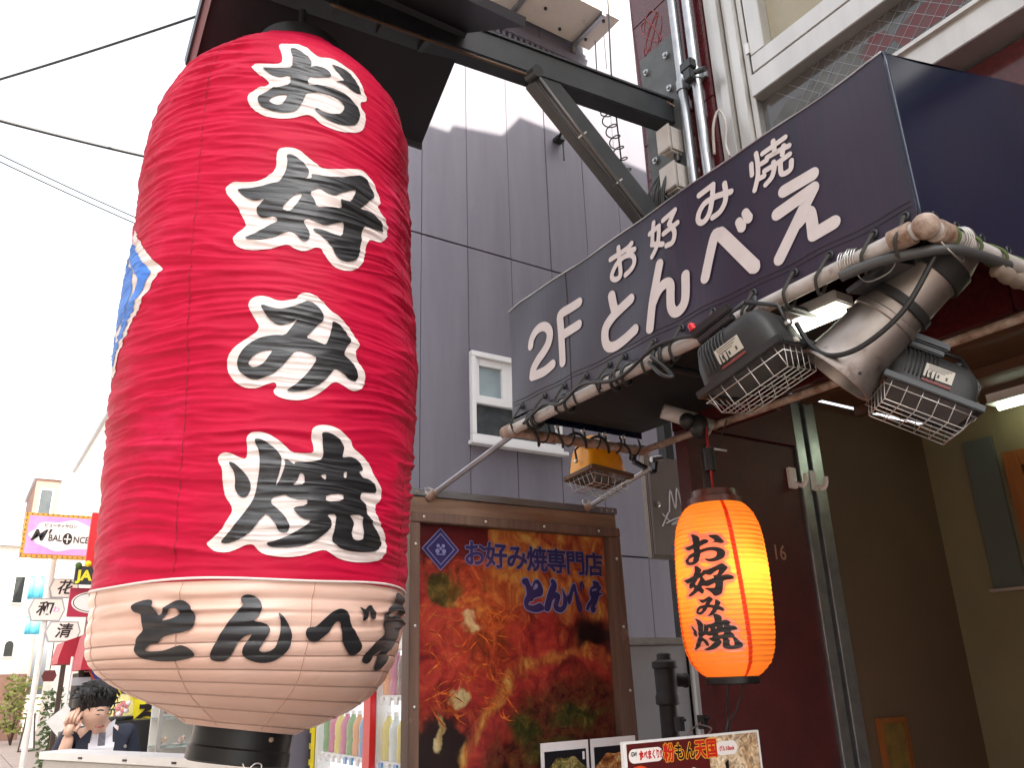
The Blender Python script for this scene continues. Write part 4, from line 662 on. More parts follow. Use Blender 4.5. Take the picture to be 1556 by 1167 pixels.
# power cable wound along the front pipe
pc = thing('power_cable', (1.6, 1.8, 2.4), 'black power cable wound round the white front pipe of the awning', 'cable')
def coil(y0, y1, turns, r=.03, x=1.632, zf=lambda y: 2.492-.018*(y-.8), tr=.0062):
    P = []
    for t in np.linspace(0, 1, int(turns*18)+2):
        y = y0+(y1-y0)*t; a = 2*math.pi*turns*t; P.append((x + r*math.cos(a), y, zf(y) + r*math.sin(a) - .004))
    return MB().tube(P, tr, 7)
coil(1.60, 1.66, 2.2, .032).build('loop', M_rubber, pc, True); coil(1.76, 1.90, 2.6, .031).build('loop', M_rubber, pc, True); coil(2.06, 2.14, 1.6, .03).build('loop', M_rubber, pc, True); coil(2.27, 2.33, 2.3, .032).build('loop', M_rubber, pc, True)
MB().tube(catmull([(1.60, 2.33, 2.45), (1.60, 2.2, 2.485), (1.6, 2.1, 2.46), (1.60, 1.98, 2.49), (1.60, 1.8, 2.455), (1.602, 1.62, 2.50), (1.60, 1.45, 2.47), (1.57, 1.38, 2.42)], 10), .0062, 7).build('run', M_rubber, pc, True)
MB().tube(catmull([(1.60, 1.66, 2.46), (1.585, 1.60, 2.40), (1.60, 1.57, 2.385), (1.61, 1.60, 2.42), (1.59, 1.64, 2.47)], 8), .0062, 7).build('hanging_loop', M_rubber, pc, True)
pc2 = thing('hose', (1.7, .85, 2.4), 'thick grey cable sagging below the rusty corner of the awning frame', 'cable')
MB().tube(catmull([(1.60, 1.00, 2.45), (1.615, .93, 2.455), (1.64, .86, 2.452), (1.70, .80, 2.455), (1.80, .785, 2.46), (1.95, .79, 2.475)], 10), .0125, 10).build('run', mat('grey_rubber', (.05, .05, .05), .45), pc2, True)
MB().tube(catmull([(1.69, .82, 2.45), (1.66, .90, 2.34), (1.64, 1.0, 2.285), (1.63, 1.08, 2.285), (1.63, 1.13, 2.33), (1.63, 1.16, 2.40)], 10), .0065, 8).build('thin_run', M_rubber, pc2, True)
lc = thing('lamp_cable', (2.0, 2.44, 2.4), 'black cable spiralling along the rusty side pipe of the awning', 'cable')
P = []
for t in np.linspace(0, 1, 160):
    P.append((1.66+.62*t, 2.445+.027*math.cos(t*34), 2.452+.027*math.sin(t*34)-.01*math.sin(t*9)))
MB().tube(P, .0058, 6).build('run', M_rubber, lc, True)

# support rods down to the poster board
for (a, b, lab) in (((1.645, 2.46, 2.452), (1.43, 2.735, 2.243), 'nearer the big lantern'), ((2.29, 2.46, 2.425), (2.19, 2.735, 2.262), 'nearer the small lantern')):
    a2 = a if lab.endswith('big lantern') else (2.335, 2.47, 2.395)
    r_ = thing('support_rod', b, 'galvanised rod from awning pipe to poster board, %s' % lab, 'rod', 'rods bracing the awning')
    MB().cyl(a2, b, .011, 12).build('rod', M_galv, r_, True, 50)
    bv = Vector(b); MB().sphere(b, .017, 12, 8).build('end_joint', M_rust, r_, True)
    MB().cyl(bv, bv.lerp(Vector(a2), .08), .0165, 12).build('socket', M_rust, r_, True, 50)
    for k in range(3): MB().tube([(bv.x+.02*math.cos(t)-.002, bv.y-.004+.008*math.sin(t), bv.z+.018+.012*math.sin(t)+.004*k) for t in np.linspace(0, 6.28, 14, endpoint=False)], .0013, 4, closed=True).build('tie_wire', M_zinc, r_)

# ---- duct
M_duct = mat('stained_duct_steel', (.40, .36, .33), .30, .9, col2=(.26, .22, .20), var=1.0, vscale=7, stretch=(1, 1, 1), dirt=(.11, .075, .055), dscale=8, dthr=.58, bump=.06, bscale=25, rvar=.3)
du = thing('vent_duct', (1.8, 1.0, 2.3), 'stained silver vent duct hanging under the awning between two floodlights', 'duct')
D0 = Vector((1.83, .915, 2.485)); axv = (Vector((1.715, 1.125, 2.275)) - D0); ln = axv.length; axn = axv.normalized()
MB().lathe(D0, [(.078, 0), (.078, ln*.45), (.082, ln*.46), (.082, ln*.5), (.078, ln*.51), (.084, ln*.80), (.092, ln*.97), (.097, ln), (.097, ln+.012), (.090, ln+.012), (.085, ln*.96), (.07, ln*.5)], 40, axn, cap=False).build('tube', M_duct, du, True, 40)
MB().tube(catmull([D0 + axn*.02, D0 - axn*.05, (1.90, .915, 2.60), (1.94, .93, 2.68), (2.02, .93, 2.72)], 5), .0785, 32, caps=False).build('elbow', M_duct, du, True, 50)
MB().lathe(D0, [(.080, -.035), (.088, -.034), (.088, .012), (.080, .013)], 40, axn, cap=False).build('coupling', M_rubber, du, True, 40)
MB().bar((1.70, .90, 2.47), (1.70, 1.02, 2.44), .012, .12, up=(1, 0, .2)).build('hanger_plate', M_black, du)
MB().lathe(D0, [(.080, ln*.30), (.086, ln*.31), (.086, ln*.37), (.080, ln*.38)], 40, axn, cap=False).build('strap', M_rubber, du, True, 40)
MB().lathe(D0, [(.02, ln*.7), (.075, ln*.7)], 30, axn, cap=False).build('damper', M_black, du)
for t in (0, 1.6, 3.1, 4.7):
    u = axn.orthogonal().normalized(); w_ = axn.cross(u); c = D0 + axn*(ln*.95) + (u*math.cos(t)+w_*math.sin(t))*.0925
    MB().sphere(c, .004, 8, 5).build('rivet', M_black, du)
MB().tube(catmull([(1.90, .80, 2.46), (1.97, .79, 2.44), (2.03, .80, 2.46), (2.1, .80, 2.45)], 6), [.012, .02, .016, .02, .02, .016, .018, .02, .017, .02, .016, .02, .015, .02, .018, .016, .012, .01, .01][:19], 8).build('torn_wrap', mat('grimy_wrap', (.16, .12, .09), .8, bump=.5), du, True)

# ---- floodlights
M_fbody = mat('dark_grey_casting', (.019, .019, .0185), .5, spec=.35, col2=(.030, .029, .028), var=.6, vscale=14, bump=.12, bscale=120)
M_fblack = mat('black_frame_plastic', (.014, .014, .015), .4)
M_label = mat('label_paper', (.42, .39, .33), .5)
M_lprint = mat('label_print', (.05, .05, .05), .6); M_lred = mat('label_red', (.16, .03, .025), .6)
M_lens = mat('lens_glass', (.10, .10, .10), .1)
M_redknob = mat('red_knob', (.55, .01, .02), .35)
def floodlight(loc, ex, ez, label, body=M_fbody, L_=.135, W_=.095, H_=.15, lab_side=-1, yellow=False, scale=1.0):
    """ex: long axis of the lens frame, ez: direction the lens points away from (up)"""
    t = thing('floodlight', loc, label, 'floodlight', 'floodlights on the awning frame')
    c = Vector(loc); X_ = Vector(ex).normalized(); Z_ = Vector(ez); Z_ = (Z_ - X_*Z_.dot(X_)).normalized(); Y_ = Z_.cross(X_)
    q = lambda x, y, z: c + X_*(x*scale) + Y_*(y*scale) + Z_*(z*scale)
    # rounded housing lofted from frame to back
    secs = [(z_*(1.45 if yellow else 1), (a_ if not yellow else a_*(1-.28*z_/.15)), b_) for z_, a_, b_ in [(0.012, 1.0, 1.0), (.03, 1.0, 1.0), (.07, .97, .96), (.105, .90, .86), (.130, .78, .66), (.146, .58, .40), (.152, .35, .18)]]
    B = MB(); n = 28
    for z, sx, sy in secs:
        for k in range(n):
            a = 2*math.pi*k/n; cs, sn = math.cos(a), math.sin(a); e = .38
            B.v.append(tuple(q(L_*sx*abs(cs)**e*(1 if cs >= 0 else -1), W_*sy*abs(sn)**e*(1 if sn >= 0 else -1), z)))
    for i in range(len(secs)-1):
        for k in range(n): B.f.append([i*n+k, i*n+(k+1) % n, (i+1)*n+(k+1) % n, (i+1)*n+k]); B.fm.append(0)
    B.f.append([(len(secs)-1)*n+k for k in range(n)]); B.fm.append(0)
    B.build('housing', body, t, True, 40)
    if not yellow:
        for k in range(9):                                       # cooling ribs over the back
            xx = -.105 + .012*k
            B = MB(); pts = []
            for z, sx, sy in secs[1:]: pts.append((W_*sy+.003, z))
            prof = [(-a, b) for a, b in pts] + [(a, b) for a, b in pts[::-1]]
            f_ = math.sqrt(max(.2, 1-abs(xx/L_)**5))
            B.tube([q(xx, a*f_, b*(.97 if abs(a) < .03 else 1)) for a, b in prof], .0028*scale, 5).build('rib', body, t, True)
    fr_ = MB()
    for (x0, y0, x1, y1) in ((-L_-.012, -W_-.012, L_+.012, -W_+.006), (-L_-.012, W_-.006, L_+.012, W_+.012), (-L_-.012, -W_+.0062, -L_+.006, W_-.0062), (L_-.006, -W_+.0062, L_+.012, W_-.0062)):
        fr_.obox(q((x0+x1)/2, (y0+y1)/2, 0), X_, Y_, Z_, abs(x1-x0)/2*scale, abs(y1-y0)/2*scale, .011*scale, .002)
    fr_.build('lens_frame', mat('rust_frame', (.10, .05, .02), .6) if yellow else M_fblack, t)
    MB().obox(q(0, 0, -.002), X_, Y_, Z_, (L_-.006)*scale, (W_-.006)*scale, .003*scale).build('lens', M_lens, t)
    gd = MB(); zz = -.070
    for k in range(6):
        yy = -W_*.8 + W_*1.6*k/5
        gd.tube([q(-L_-.002, yy, -.008), q(-L_*.86, yy, zz), q(L_*.86, yy, zz), q(L_+.002, yy, -.008)], .0016*scale, 5)
    for k in range(6):
        xx = -L_*.86 + L_*1.72*k/5
        gd.tube([q(xx, -W_-.002, -.008), q(xx, -W_*.8, zz), q(xx, W_*.8, zz), q(xx, W_+.002, -.008)], .0016*scale, 5)
    gd.tube([q(-L_, -W_, -.03), q(L_, -W_, -.03), q(L_, W_, -.03), q(-L_, W_, -.03)], .0016*scale, 5, closed=True)
    gd.build('wire_guard', M_zinc, t, True)
    s_ = lab_side
    lb = MB().obox(q(-.03*0, s_*(W_+.001), .06), X_, Y_, Z_, .042*scale, .0012*scale, .022*scale).build('rating_label', M_label, t)
    for k in range(3): MB().obox(q(-.024+.024*k, s_*(W_+.0026), .051), X_, Y_, Z_, .0028*scale, .0006*scale, .0055*scale).build('print_mark', M_lprint, lb)
    for k in range(3): MB().obox(q(-.004*k, s_*(W_+.0026), .077-.0065*k), X_, Y_, Z_, (.034-.005*k)*scale, .0006*scale, .0009*scale).build('print_line', M_lprint, lb)
    MB().obox(q(0, s_*(W_+.0018), .026), X_, Y_, Z_, .042*scale, .0012*scale, .004*scale).build('warning_strip', M_lred, t)
    MB().obox(q(L_*.35, -s_*(W_+.006), .0), X_, Y_, Z_, .012*scale, .004*scale, .006*scale).obox(q(L_+.014, -W_*.2, 0), X_, Y_, Z_, .003*scale, .010*scale, .006*scale).build('clip', M_label, t)
    yk = MB()
    for sx in (-1, 1):
        yk.tube([q(sx*(L_+.006), 0, .06), q(sx*(L_+.010), 0, .12), q(sx*(L_*.5), 0, .19)], .006*scale, 6)
    yk.tube([q(-L_*.5, 0, .19), q(L_*.5, 0, .19)], .006*scale, 6).build('yoke', M_fblack, t, True)
    for sx in (-1, 1): MB().lathe(q(sx*(L_+.004), 0, .06), [(.010*scale, 0), (.010*scale, .01), (.006*scale, .014)], 12, X_*sx).build('pivot_bolt', M_screw, t, True, 40)
    if not yellow:
        cl = MB().obox(q(-.05, 0, .205), X_, Y_, Z_, .075*scale, .018*scale, .014*scale, .004).obox(q(-.05, 0, .178), X_, Y_, Z_, .065*scale, .014*scale, .010*scale, .003).build('clamp', M_fblack, t)
        MB().lathe(q(-.11, -.012, .215), [(.010, 0), (.011, .004), (.009, .008), (.011, .012), (.009, .018), (.005, .022)], 12, Z_).build('red_knob', M_redknob, t, True)
        MB().tube([q(.05, .02, .17), q(.075, .035, .185), q(.09, .03, .20)], [.007, .010, .006], 8).build('wing_knob', M_fblack, t, True)
    return t
floodlight((1.585, 1.262, 2.300), (.10, -1, .30), (-.16, .05, 1), 'grey floodlight with wire guard clamped to the front pipe below the lettering', lab_side=-1, scale=.90)
floodlight((1.86, 1.015, 2.185), (.72, -.60, -.50), (.20, -.10, 1), 'grey floodlight with wire guard hanging beyond the vent duct', lab_side=-1, scale=.78)
floodlight((2.075, 2.50, 2.335), (1, .1, -.05), (.10, .15, 1), 'yellow floodlight hanging from the rusty side pipe of the awning', mat('yellow_enamel', srgb(236, 160, 20), .4, col2=srgb(205, 130, 18), var=.6, vscale=12), L_=.135, W_=.095, yellow=True, lab_side=1, scale=.80)
cf = thing('lamp_clamp', (2.33, 2.49, 2.4), 'small black clamp frame beside the yellow floodlight', 'clamp')
MB().bar((2.26, 2.49, 2.42), (2.37, 2.49, 2.385), .02, .014).bar((2.37, 2.49, 2.385), (2.385, 2.49, 2.44), .02, .014).bar((2.255, 2.49, 2.425), (2.275, 2.49, 2.49), .02, .022).build('frame', M_fblack, cf)
MB().cyl((2.36, 2.49, 2.44), (2.41, 2.48, 2.45), .012).build('screw', M_galv, cf)

# fluorescent lamps: one inside the awning, one on the passage ceiling
M_tube = mat('lit_tube', (1, 1, .92), .4, emit=2.5, ecol=(1.0, .98, .82))
fl = thing('batten_lamp', (1.84, 1.2, 2.47), 'lit fluorescent batten under the awning behind the floodlight', 'lamp')
MB().box((1.80, 1.15, 2.50), (1.88, 1.33, 2.532), .004).build('housing', M_white, fl)
MB().tube([(1.84, 1.16, 2.482), (1.84, 1.32, 2.482)], .013, 12).build('tube', M_tube, fl, True)
fl2 = thing('ceiling_lamp', (3.85, 1.4, 2.66), 'lit fluorescent batten on the passage ceiling', 'lamp')
MB().box((3.80, .7, 2.70), (3.90, 1.78, 2.703)).box((3.82, .7, 2.704), (3.88, 1.78, 2.749)).build('housing', M_white, fl2)
MB().tube([(3.85, .73, 2.683), (3.85, 1.75, 2.683)], .014, 12).build('tube', mat('lit_tube_dim', (1, 1, .92), .4, emit=3.0, ecol=(.85, 1.0, .72)), fl2, True)

# hooks on the passage wall
for k, x in enumerate((2.905, 3.04)):
    h = MB().box((x-.022, 2.20, 2.31), (x+.022, 2.2195 if k == 0 else 2.2045, 2.40), .003).tube(catmull([(x+.01, 2.198, 2.33), (x+.012, 2.17, 2.315), (x+.02, 2.158, 2.335), (x+.022, 2.156, 2.365)], 6), .010, 8)
    tag(h.build('wall_hook', M_white, None, True, 40), 'white adhesive hook high on the maroon passage wall, %s' % ('nearer the small lantern' if k == 0 else 'beside the steel door jamb'), 'hook', 'hooks on the passage wall')
pt = put_text(None, mat('pale_number', srgb(150, 110, 90), .6), '16', (2.765, 2.22, 2.03), (1, 0, 0), (0, 0, 1), (0, -1, 0), .085, .001, name='house_number')
tag(pt, 'pale house number 16 on the maroon passage wall', 'number')

# ================================================================== SMALL LIT LANTERN
SLX, SLY = 2.128, 1.955
sl = thing('small_lantern', (SLX, SLY, 1.56), 'small glowing orange paper lantern with black brush lettering by the passage', 'lantern')
_sz = [1.570, 1.585, 1.61, 1.65, 1.70, 1.78, 1.85, 1.92, 2.00, 2.05, 2.09, 2.115, 2.13]
_sr = [.085, .105, .128, .143, .150, .1535, .1545, .1535, .149, .141, .126, .108, .090]
def sr(z): return np.interp(z, _sz, _sr)
def spos(th, z, off=0.0):
    r = sr(z) - .0028*(1-np.abs(np.sin(np.pi*(z-1.57)/.0155))**.8) + off
    tl = .018*(np.asarray(z)-1.85)
    return np.stack([SLX + tl + r*np.cos(th), SLY + r*np.sin(th), np.asarray(z, float)], -1)
def paper_mat(name, c, tl):
    m = bpy.data.materials.new(name); m.use_nodes = True; N = m.node_tree.nodes; L = m.node_tree.links; N.remove(N['Principled BSDF'])
    d = N.new('ShaderNodeBsdfDiffuse'); t = N.new('ShaderNodeBsdfTranslucent'); x = N.new('ShaderNodeMixShader'); gl_ = N.new('ShaderNodeBsdfGlossy'); x2 = N.new('ShaderNodeMixShader')
    no = N.new('ShaderNodeTexNoise'); no.inputs['Scale'].default_value = 22; no.inputs['Detail'].default_value = 6; mx = N.new('ShaderNodeMix'); mx.data_type = 'RGBA'
    mx.inputs[6].default_value = (*c, 1); mx.inputs[7].default_value = (*[v*.82 for v in c], 1); tc = N.new('ShaderNodeTexCoord'); L.new(tc.outputs['Object'], no.inputs['Vector']); L.new(no.outputs[0], mx.inputs[0])
    L.new(mx.outputs[2], d.inputs[0]); L.new(mx.outputs[2], t.inputs[0]); gl_.inputs['Roughness'].default_value = .3
    x.inputs[0].default_value = tl; L.new(d.outputs[0], x.inputs[1]); L.new(t.outputs[0], x.inputs[2]); x2.inputs[0].default_value = .04
    L.new(x.outputs[0], x2.inputs[1]); L.new(gl_.outputs[0], x2.inputs[2]); L.new(x2.outputs[0], N['Material Output'].inputs[0]); return m
M_opaper = paper_mat('orange_vinyl_paper', (.88, .33, .055), .55)
M_ored = paper_mat('red_orange_stripe', (.85, .085, .012), .55)
M_opink = paper_mat('pale_outline', (.95, .50, .36), .45)
th = np.linspace(-np.pi, np.pi, 121)[:-1]; zz = np.linspace(1.570, 2.13, 290)
T, Z = np.meshgrid(th, zz); P = spos(T.ravel(), Z.ravel())
idx = np.arange(len(zz)*120).reshape(len(zz), 120)
F = np.stack([idx[:-1], np.roll(idx, -1, 1)[:-1], np.roll(idx, -1, 1)[1:], idx[1:]], -1).reshape(-1, 4)
MB().add(P.tolist(), F.tolist()).build('paper_body', M_opaper, sl, True)
for t0 in (-2.03, -3.75, -.45, 1.1):
    a = np.linspace(t0-.05, t0+.05, 4); T, Z = np.meshgrid(a, zz); T = T - .45*(Z-1.85); P = spos(T.ravel(), Z.ravel(), .0007); idx = np.arange(len(zz)*4).reshape(len(zz), 4)
    F = np.stack([idx[:-1, :-1], idx[:-1, 1:], idx[1:, 1:], idx[1:, :-1]], -1).reshape(-1, 4)
    MB().add(P.tolist(), F.tolist()).build('red_stripe', M_ored, sl, True)
M_ink2 = mat('black_print', (.012, .01, .009), .5)
def sdecal(polys, box, m, name, off, src):
    t0, z0, t1, z1 = box; (su0, sv0, su1, sv1) = src; P = []
    for p in polys:
        q = chaikin([(p[i]/1e4, p[i+1]/1e4) for i in range(0, len(p), 2)])
        P.append([(t0+(a-su0)/(su1-su0)*(t1-t0), z0+(b-sv0)/(sv1-sv0)*(z1-z0)) for a, b in q])
    me = fill2d(P); bm = bmesh.new(); bm.from_mesh(me); bpy.data.meshes.remove(me)
    for ax_, lo, hi, st in ((1, z0-.03, z1+.03, .00388), (0, t0-.2, t1+.2, .06)):
        k = lo
        while k < hi:
            bmesh.ops.bisect_plane(bm, geom=bm.verts[:]+bm.edges[:]+bm.faces[:], plane_co=(k, 0, 0) if ax_ == 0 else (0, k, 0), plane_no=(1, 0, 0) if ax_ == 0 else (0, 1, 0), dist=1e-7); k += st
    Q = spos(np.array([v.co.x for v in bm.verts]), np.array([v.co.y for v in bm.verts]), off)
    V = Q.tolist(); bm.verts.index_update(); o = MB().add(V, [[v.index for v in f_.verts] for f_ in bm.faces]).build(name, m, sl, True); bm.free(); return o
for k, box in (('o', (-3.22, 1.915, -2.28, 2.015)), ('ko', (-3.30, 1.812, -2.16, 1.912)), ('mi', (-3.03, 1.752, -2.42, 1.812)), ('ya', (-3.24, 1.650, -2.10, 1.758))):
    g_ = GLYPH[k]; a = [v/1e4 for p in g_['B'] for v in p[::2]]; b = [v/1e4 for p in g_['B'] for v in p[1::2]]; src = (min(a), min(b), max(a), max(b))
    sdecal(g_['W'], box, M_opink, 'letter_outline', .0010, src)
    sdecal(g_['B'], box, M_ink2, 'letter', .0022, src)
M_cap = mat('brown_cap', srgb(96, 52, 40), .35, col2=srgb(70, 36, 28), var=.5)
MB().lathe((SLX+.005, SLY, 2.123), [(.086, 0), (.092, .003), (.092, .026), (.080, .030), (.078, .052), (.03, .056)], 40).build('top_cap', M_cap, sl, True, 35)
MB().lathe((SLX-.005, SLY, 1.546), [(.03, 0), (.082, 0), (.086, .004), (.086, .022), (.08, .024)], 40).build('bottom_ring', M_ring, sl, True, 35)
MB().tube([(SLX+.005, SLY, 2.175), (SLX+.005, SLY, 2.43)], .005, 6).build('hanging_cord', mat('red_cord', (.4, .02, .02), .6), sl, True)
MB().cyl((SLX+.005, SLY, 2.25), (SLX+.005, SLY, 2.33), .020, 12).build('socket', M_rubber, sl, True, 40)
bulb_p = (SLX+.022, SLY-.088, 1.885)
MB().sphere(bulb_p, .026, 16, 10).cyl((bulb_p[0], bulb_p[1], 1.90), (bulb_p[0], bulb_p[1], 1.93), .015).build('bulb', mat('lit_bulb', (1, .8, .5), .3, emit=9, ecol=(1, .72, .38)), sl, True)
ld = bpy.data.lights.new('lantern_bulb', 'POINT'); ld.energy = 1.0; ld.color = (1.0, .72, .40); ld.shadow_soft_size = .03
lo = bpy.data.objects.new('lantern_bulb', ld); COL.objects.link(lo); lo.parent = sl; lo.location = Vector(bulb_p) - Vector((SLX, SLY, 1.56)) + Vector((-.008, .03, 0))
wl_ = thing('trailing_wire', (2.12, 2.0, 1.4), 'thin black wire trailing below the small glowing lantern', 'wire')
MB().tube(catmull([(SLX-.03, SLY, 1.545), (SLX-.02, SLY+.02, 1.49), (SLX+.01, SLY+.05, 1.45), (SLX+.0, SLY+.06, 1.40), (SLX-.01, SLY+.08, 1.36)], 8), .004, 6).build('wire', M_rubber, wl_, True)
MB().tube(catmull([(SLX+.04, SLY, 1.545), (SLX+.03, SLY+.03, 1.47), (SLX+.02, SLY+.06, 1.42), (SLX+.02, SLY+.08, 1.34)], 8), .003, 6).build('wire', M_rubber, wl_, True)
# hardware the lantern hangs from
hw = thing('pipe_coupler', (2.13, 2.0, 2.4), 'grimy pipe coupler wrapped in black tape above the small lantern', 'coupler')
MB().tube([(2.04, 2.07, 2.49), (2.13, 2.02, 2.455), (2.19, 1.98, 2.415)], [.028, .03, .026], 14).build('white_elbow', M_pipe, hw, True)
MB().sphere((2.13, 1.985, 2.42), .036, 12, 8, (1, 1, 1.3)).sphere((2.09, 2.0, 2.44), .03, 12, 8).build('tape_wrap', M_rubber, hw, True)
MB().cyl((2.165, 2.0, 2.36), (2.18, 2.02, 1.9), .020, 14).build('drop_pipe', mat('dark_brown_pipe', (.05, .035, .03), .5), hw, True)
MB().tube([(2.13, 1.96, 2.335), (2.22, 1.95, 2.332)], .004, 6).build('white_tie', M_white, hw, True)
MB().tube([(2.13, 2.02, 2.47), (2.29, 2.05, 2.462)], .018, 12).build('cross_pipe', M_rust, hw, True)
MB().tube(catmull([(2.24, 1.95, 2.45), (2.30, 2.1, 2.30), (2.31, 2.15, 2.1), (2.29, 2.18, 1.9)], 8), .003, 6).build('stray_wire', M_cord, hw, True)
# ================================================================== POSTER BOARD
def photo_mat(name, base, cols, scale=6.0, coat=0.6, extra=None, dist=1.6, fine=26.0, rough=.35):
    """a printed food photograph: layered noise through a ramp of food colours"""
    m = bpy.data.materials.new(name); m.use_nodes = True; N = m.node_tree.nodes; L = m.node_tree.links; b = N['Principled BSDF']
    tc = N.new('ShaderNodeTexCoord'); mp = N.new('ShaderNodeMapping'); mp.inputs['Location'].default_value = base; L.new(tc.outputs['Object'], mp.inputs['Vector'])
    n = N.new('ShaderNodeTexNoise'); n.inputs['Scale'].default_value = scale; n.inputs['Detail'].default_value = 8; n.inputs['Roughness'].default_value = .68; n.inputs['Distortion'].default_value = dist; L.new(mp.outputs[0], n.inputs['Vector'])
    r = N.new('ShaderNodeValToRGB'); r.color_ramp.interpolation = 'B_SPLINE'
    for i, (p, c) in enumerate(cols):
        e = r.color_ramp.elements[i] if i < 2 else r.color_ramp.elements.new(p)
        e.position = p; e.color = (*srgb(*c), 1)
    L.new(n.outputs[0], r.inputs[0])
    n2 = N.new('ShaderNodeTexNoise'); n2.inputs['Scale'].default_value = fine; n2.inputs['Detail'].default_value = 6; n2.inputs['Distortion'].default_value = 2.5; L.new(mp.outputs[0], n2.inputs['Vector'])
    r2 = N.new('ShaderNodeValToRGB'); r2.color_ramp.elements[0].position = .35; r2.color_ramp.elements[0].color = (.25, .2, .2, 1); r2.color_ramp.elements[1].position = .68; r2.color_ramp.elements[1].color = (1.5, 1.45, 1.3, 1); L.new(n2.outputs[0], r2.inputs[0])
    mx = N.new('ShaderNodeMix'); mx.data_type = 'RGBA'; mx.blend_type = 'MULTIPLY'; mx.inputs[0].default_value = .75; L.new(r.outputs[0], mx.inputs[6]); L.new(r2.outputs[0], mx.inputs[7])
    L.new(mx.outputs[2], b.inputs['Base Color']); b.inputs['Roughness'].default_value = rough; b.inputs['Coat Weight'].default_value = coat; b.inputs['Coat Roughness'].default_value = .05
    return m
M_bwood = mat('weathered_brown_wood', srgb(104, 80, 66), .6, col2=srgb(74, 55, 45), var=.9, vscale=5, stretch=(7, 7, .5), bump=.25, bscale=30, bstretch=(6, 6, .5), dirt=srgb(130, 112, 98), dscale=5, dthr=.62)
M_bwoodh = mat('weathered_brown_rail', srgb(128, 104, 84), .6, col2=srgb(92, 66, 48), var=.9, vscale=5, stretch=(.5, 7, 7), bump=.25, bscale=30, bstretch=(.5, 6, 6), dirt=srgb(120, 70, 34), dscale=4, dthr=.60)
pbd = thing('poster_board', (1.85, 2.75, 0), 'tall wood framed poster board with red food photograph and blue lettering', 'poster board')
BY = 2.75
MB().box((1.345, BY-.03, 0), (1.387, BY+.03, 2.142), .003).build('left_stile', M_bwood, pbd)
MB().add([(2.285, BY-.03, 0), (2.405, BY-.03, 0), (2.352, BY-.03, 2.142), (2.290, BY-.03, 2.142), (2.285, BY+.03, 0), (2.405, BY+.03, 0), (2.352, BY+.03, 2.142), (2.290, BY+.03, 2.142)], [(0,1,2,3),(7,6,5,4),(0,4,5,1),(1,5,6,2),(2,6,7,3),(3,7,4,0)]).build('right_stile', M_bwood, pbd)
MB().box((1.345, BY-.033, 2.144), (2.355, BY+.03, 2.182), .003).build('top_rail', M_bwood, pbd)
MB().box((1.338, BY-.012, 2.184), (2.352, BY+.03, 2.243), .002).build('header_plank', M_bwoodh, pbd)
MB().box((1.330, BY-.022, 2.245), (2.356, BY+.03, 2.272), .002).build('angle_iron', M_galv, pbd)
MB().box((1.388, BY+.015, 0.05), (2.286, BY+.028, 2.143)).build('backing', M_bwood, pbd)
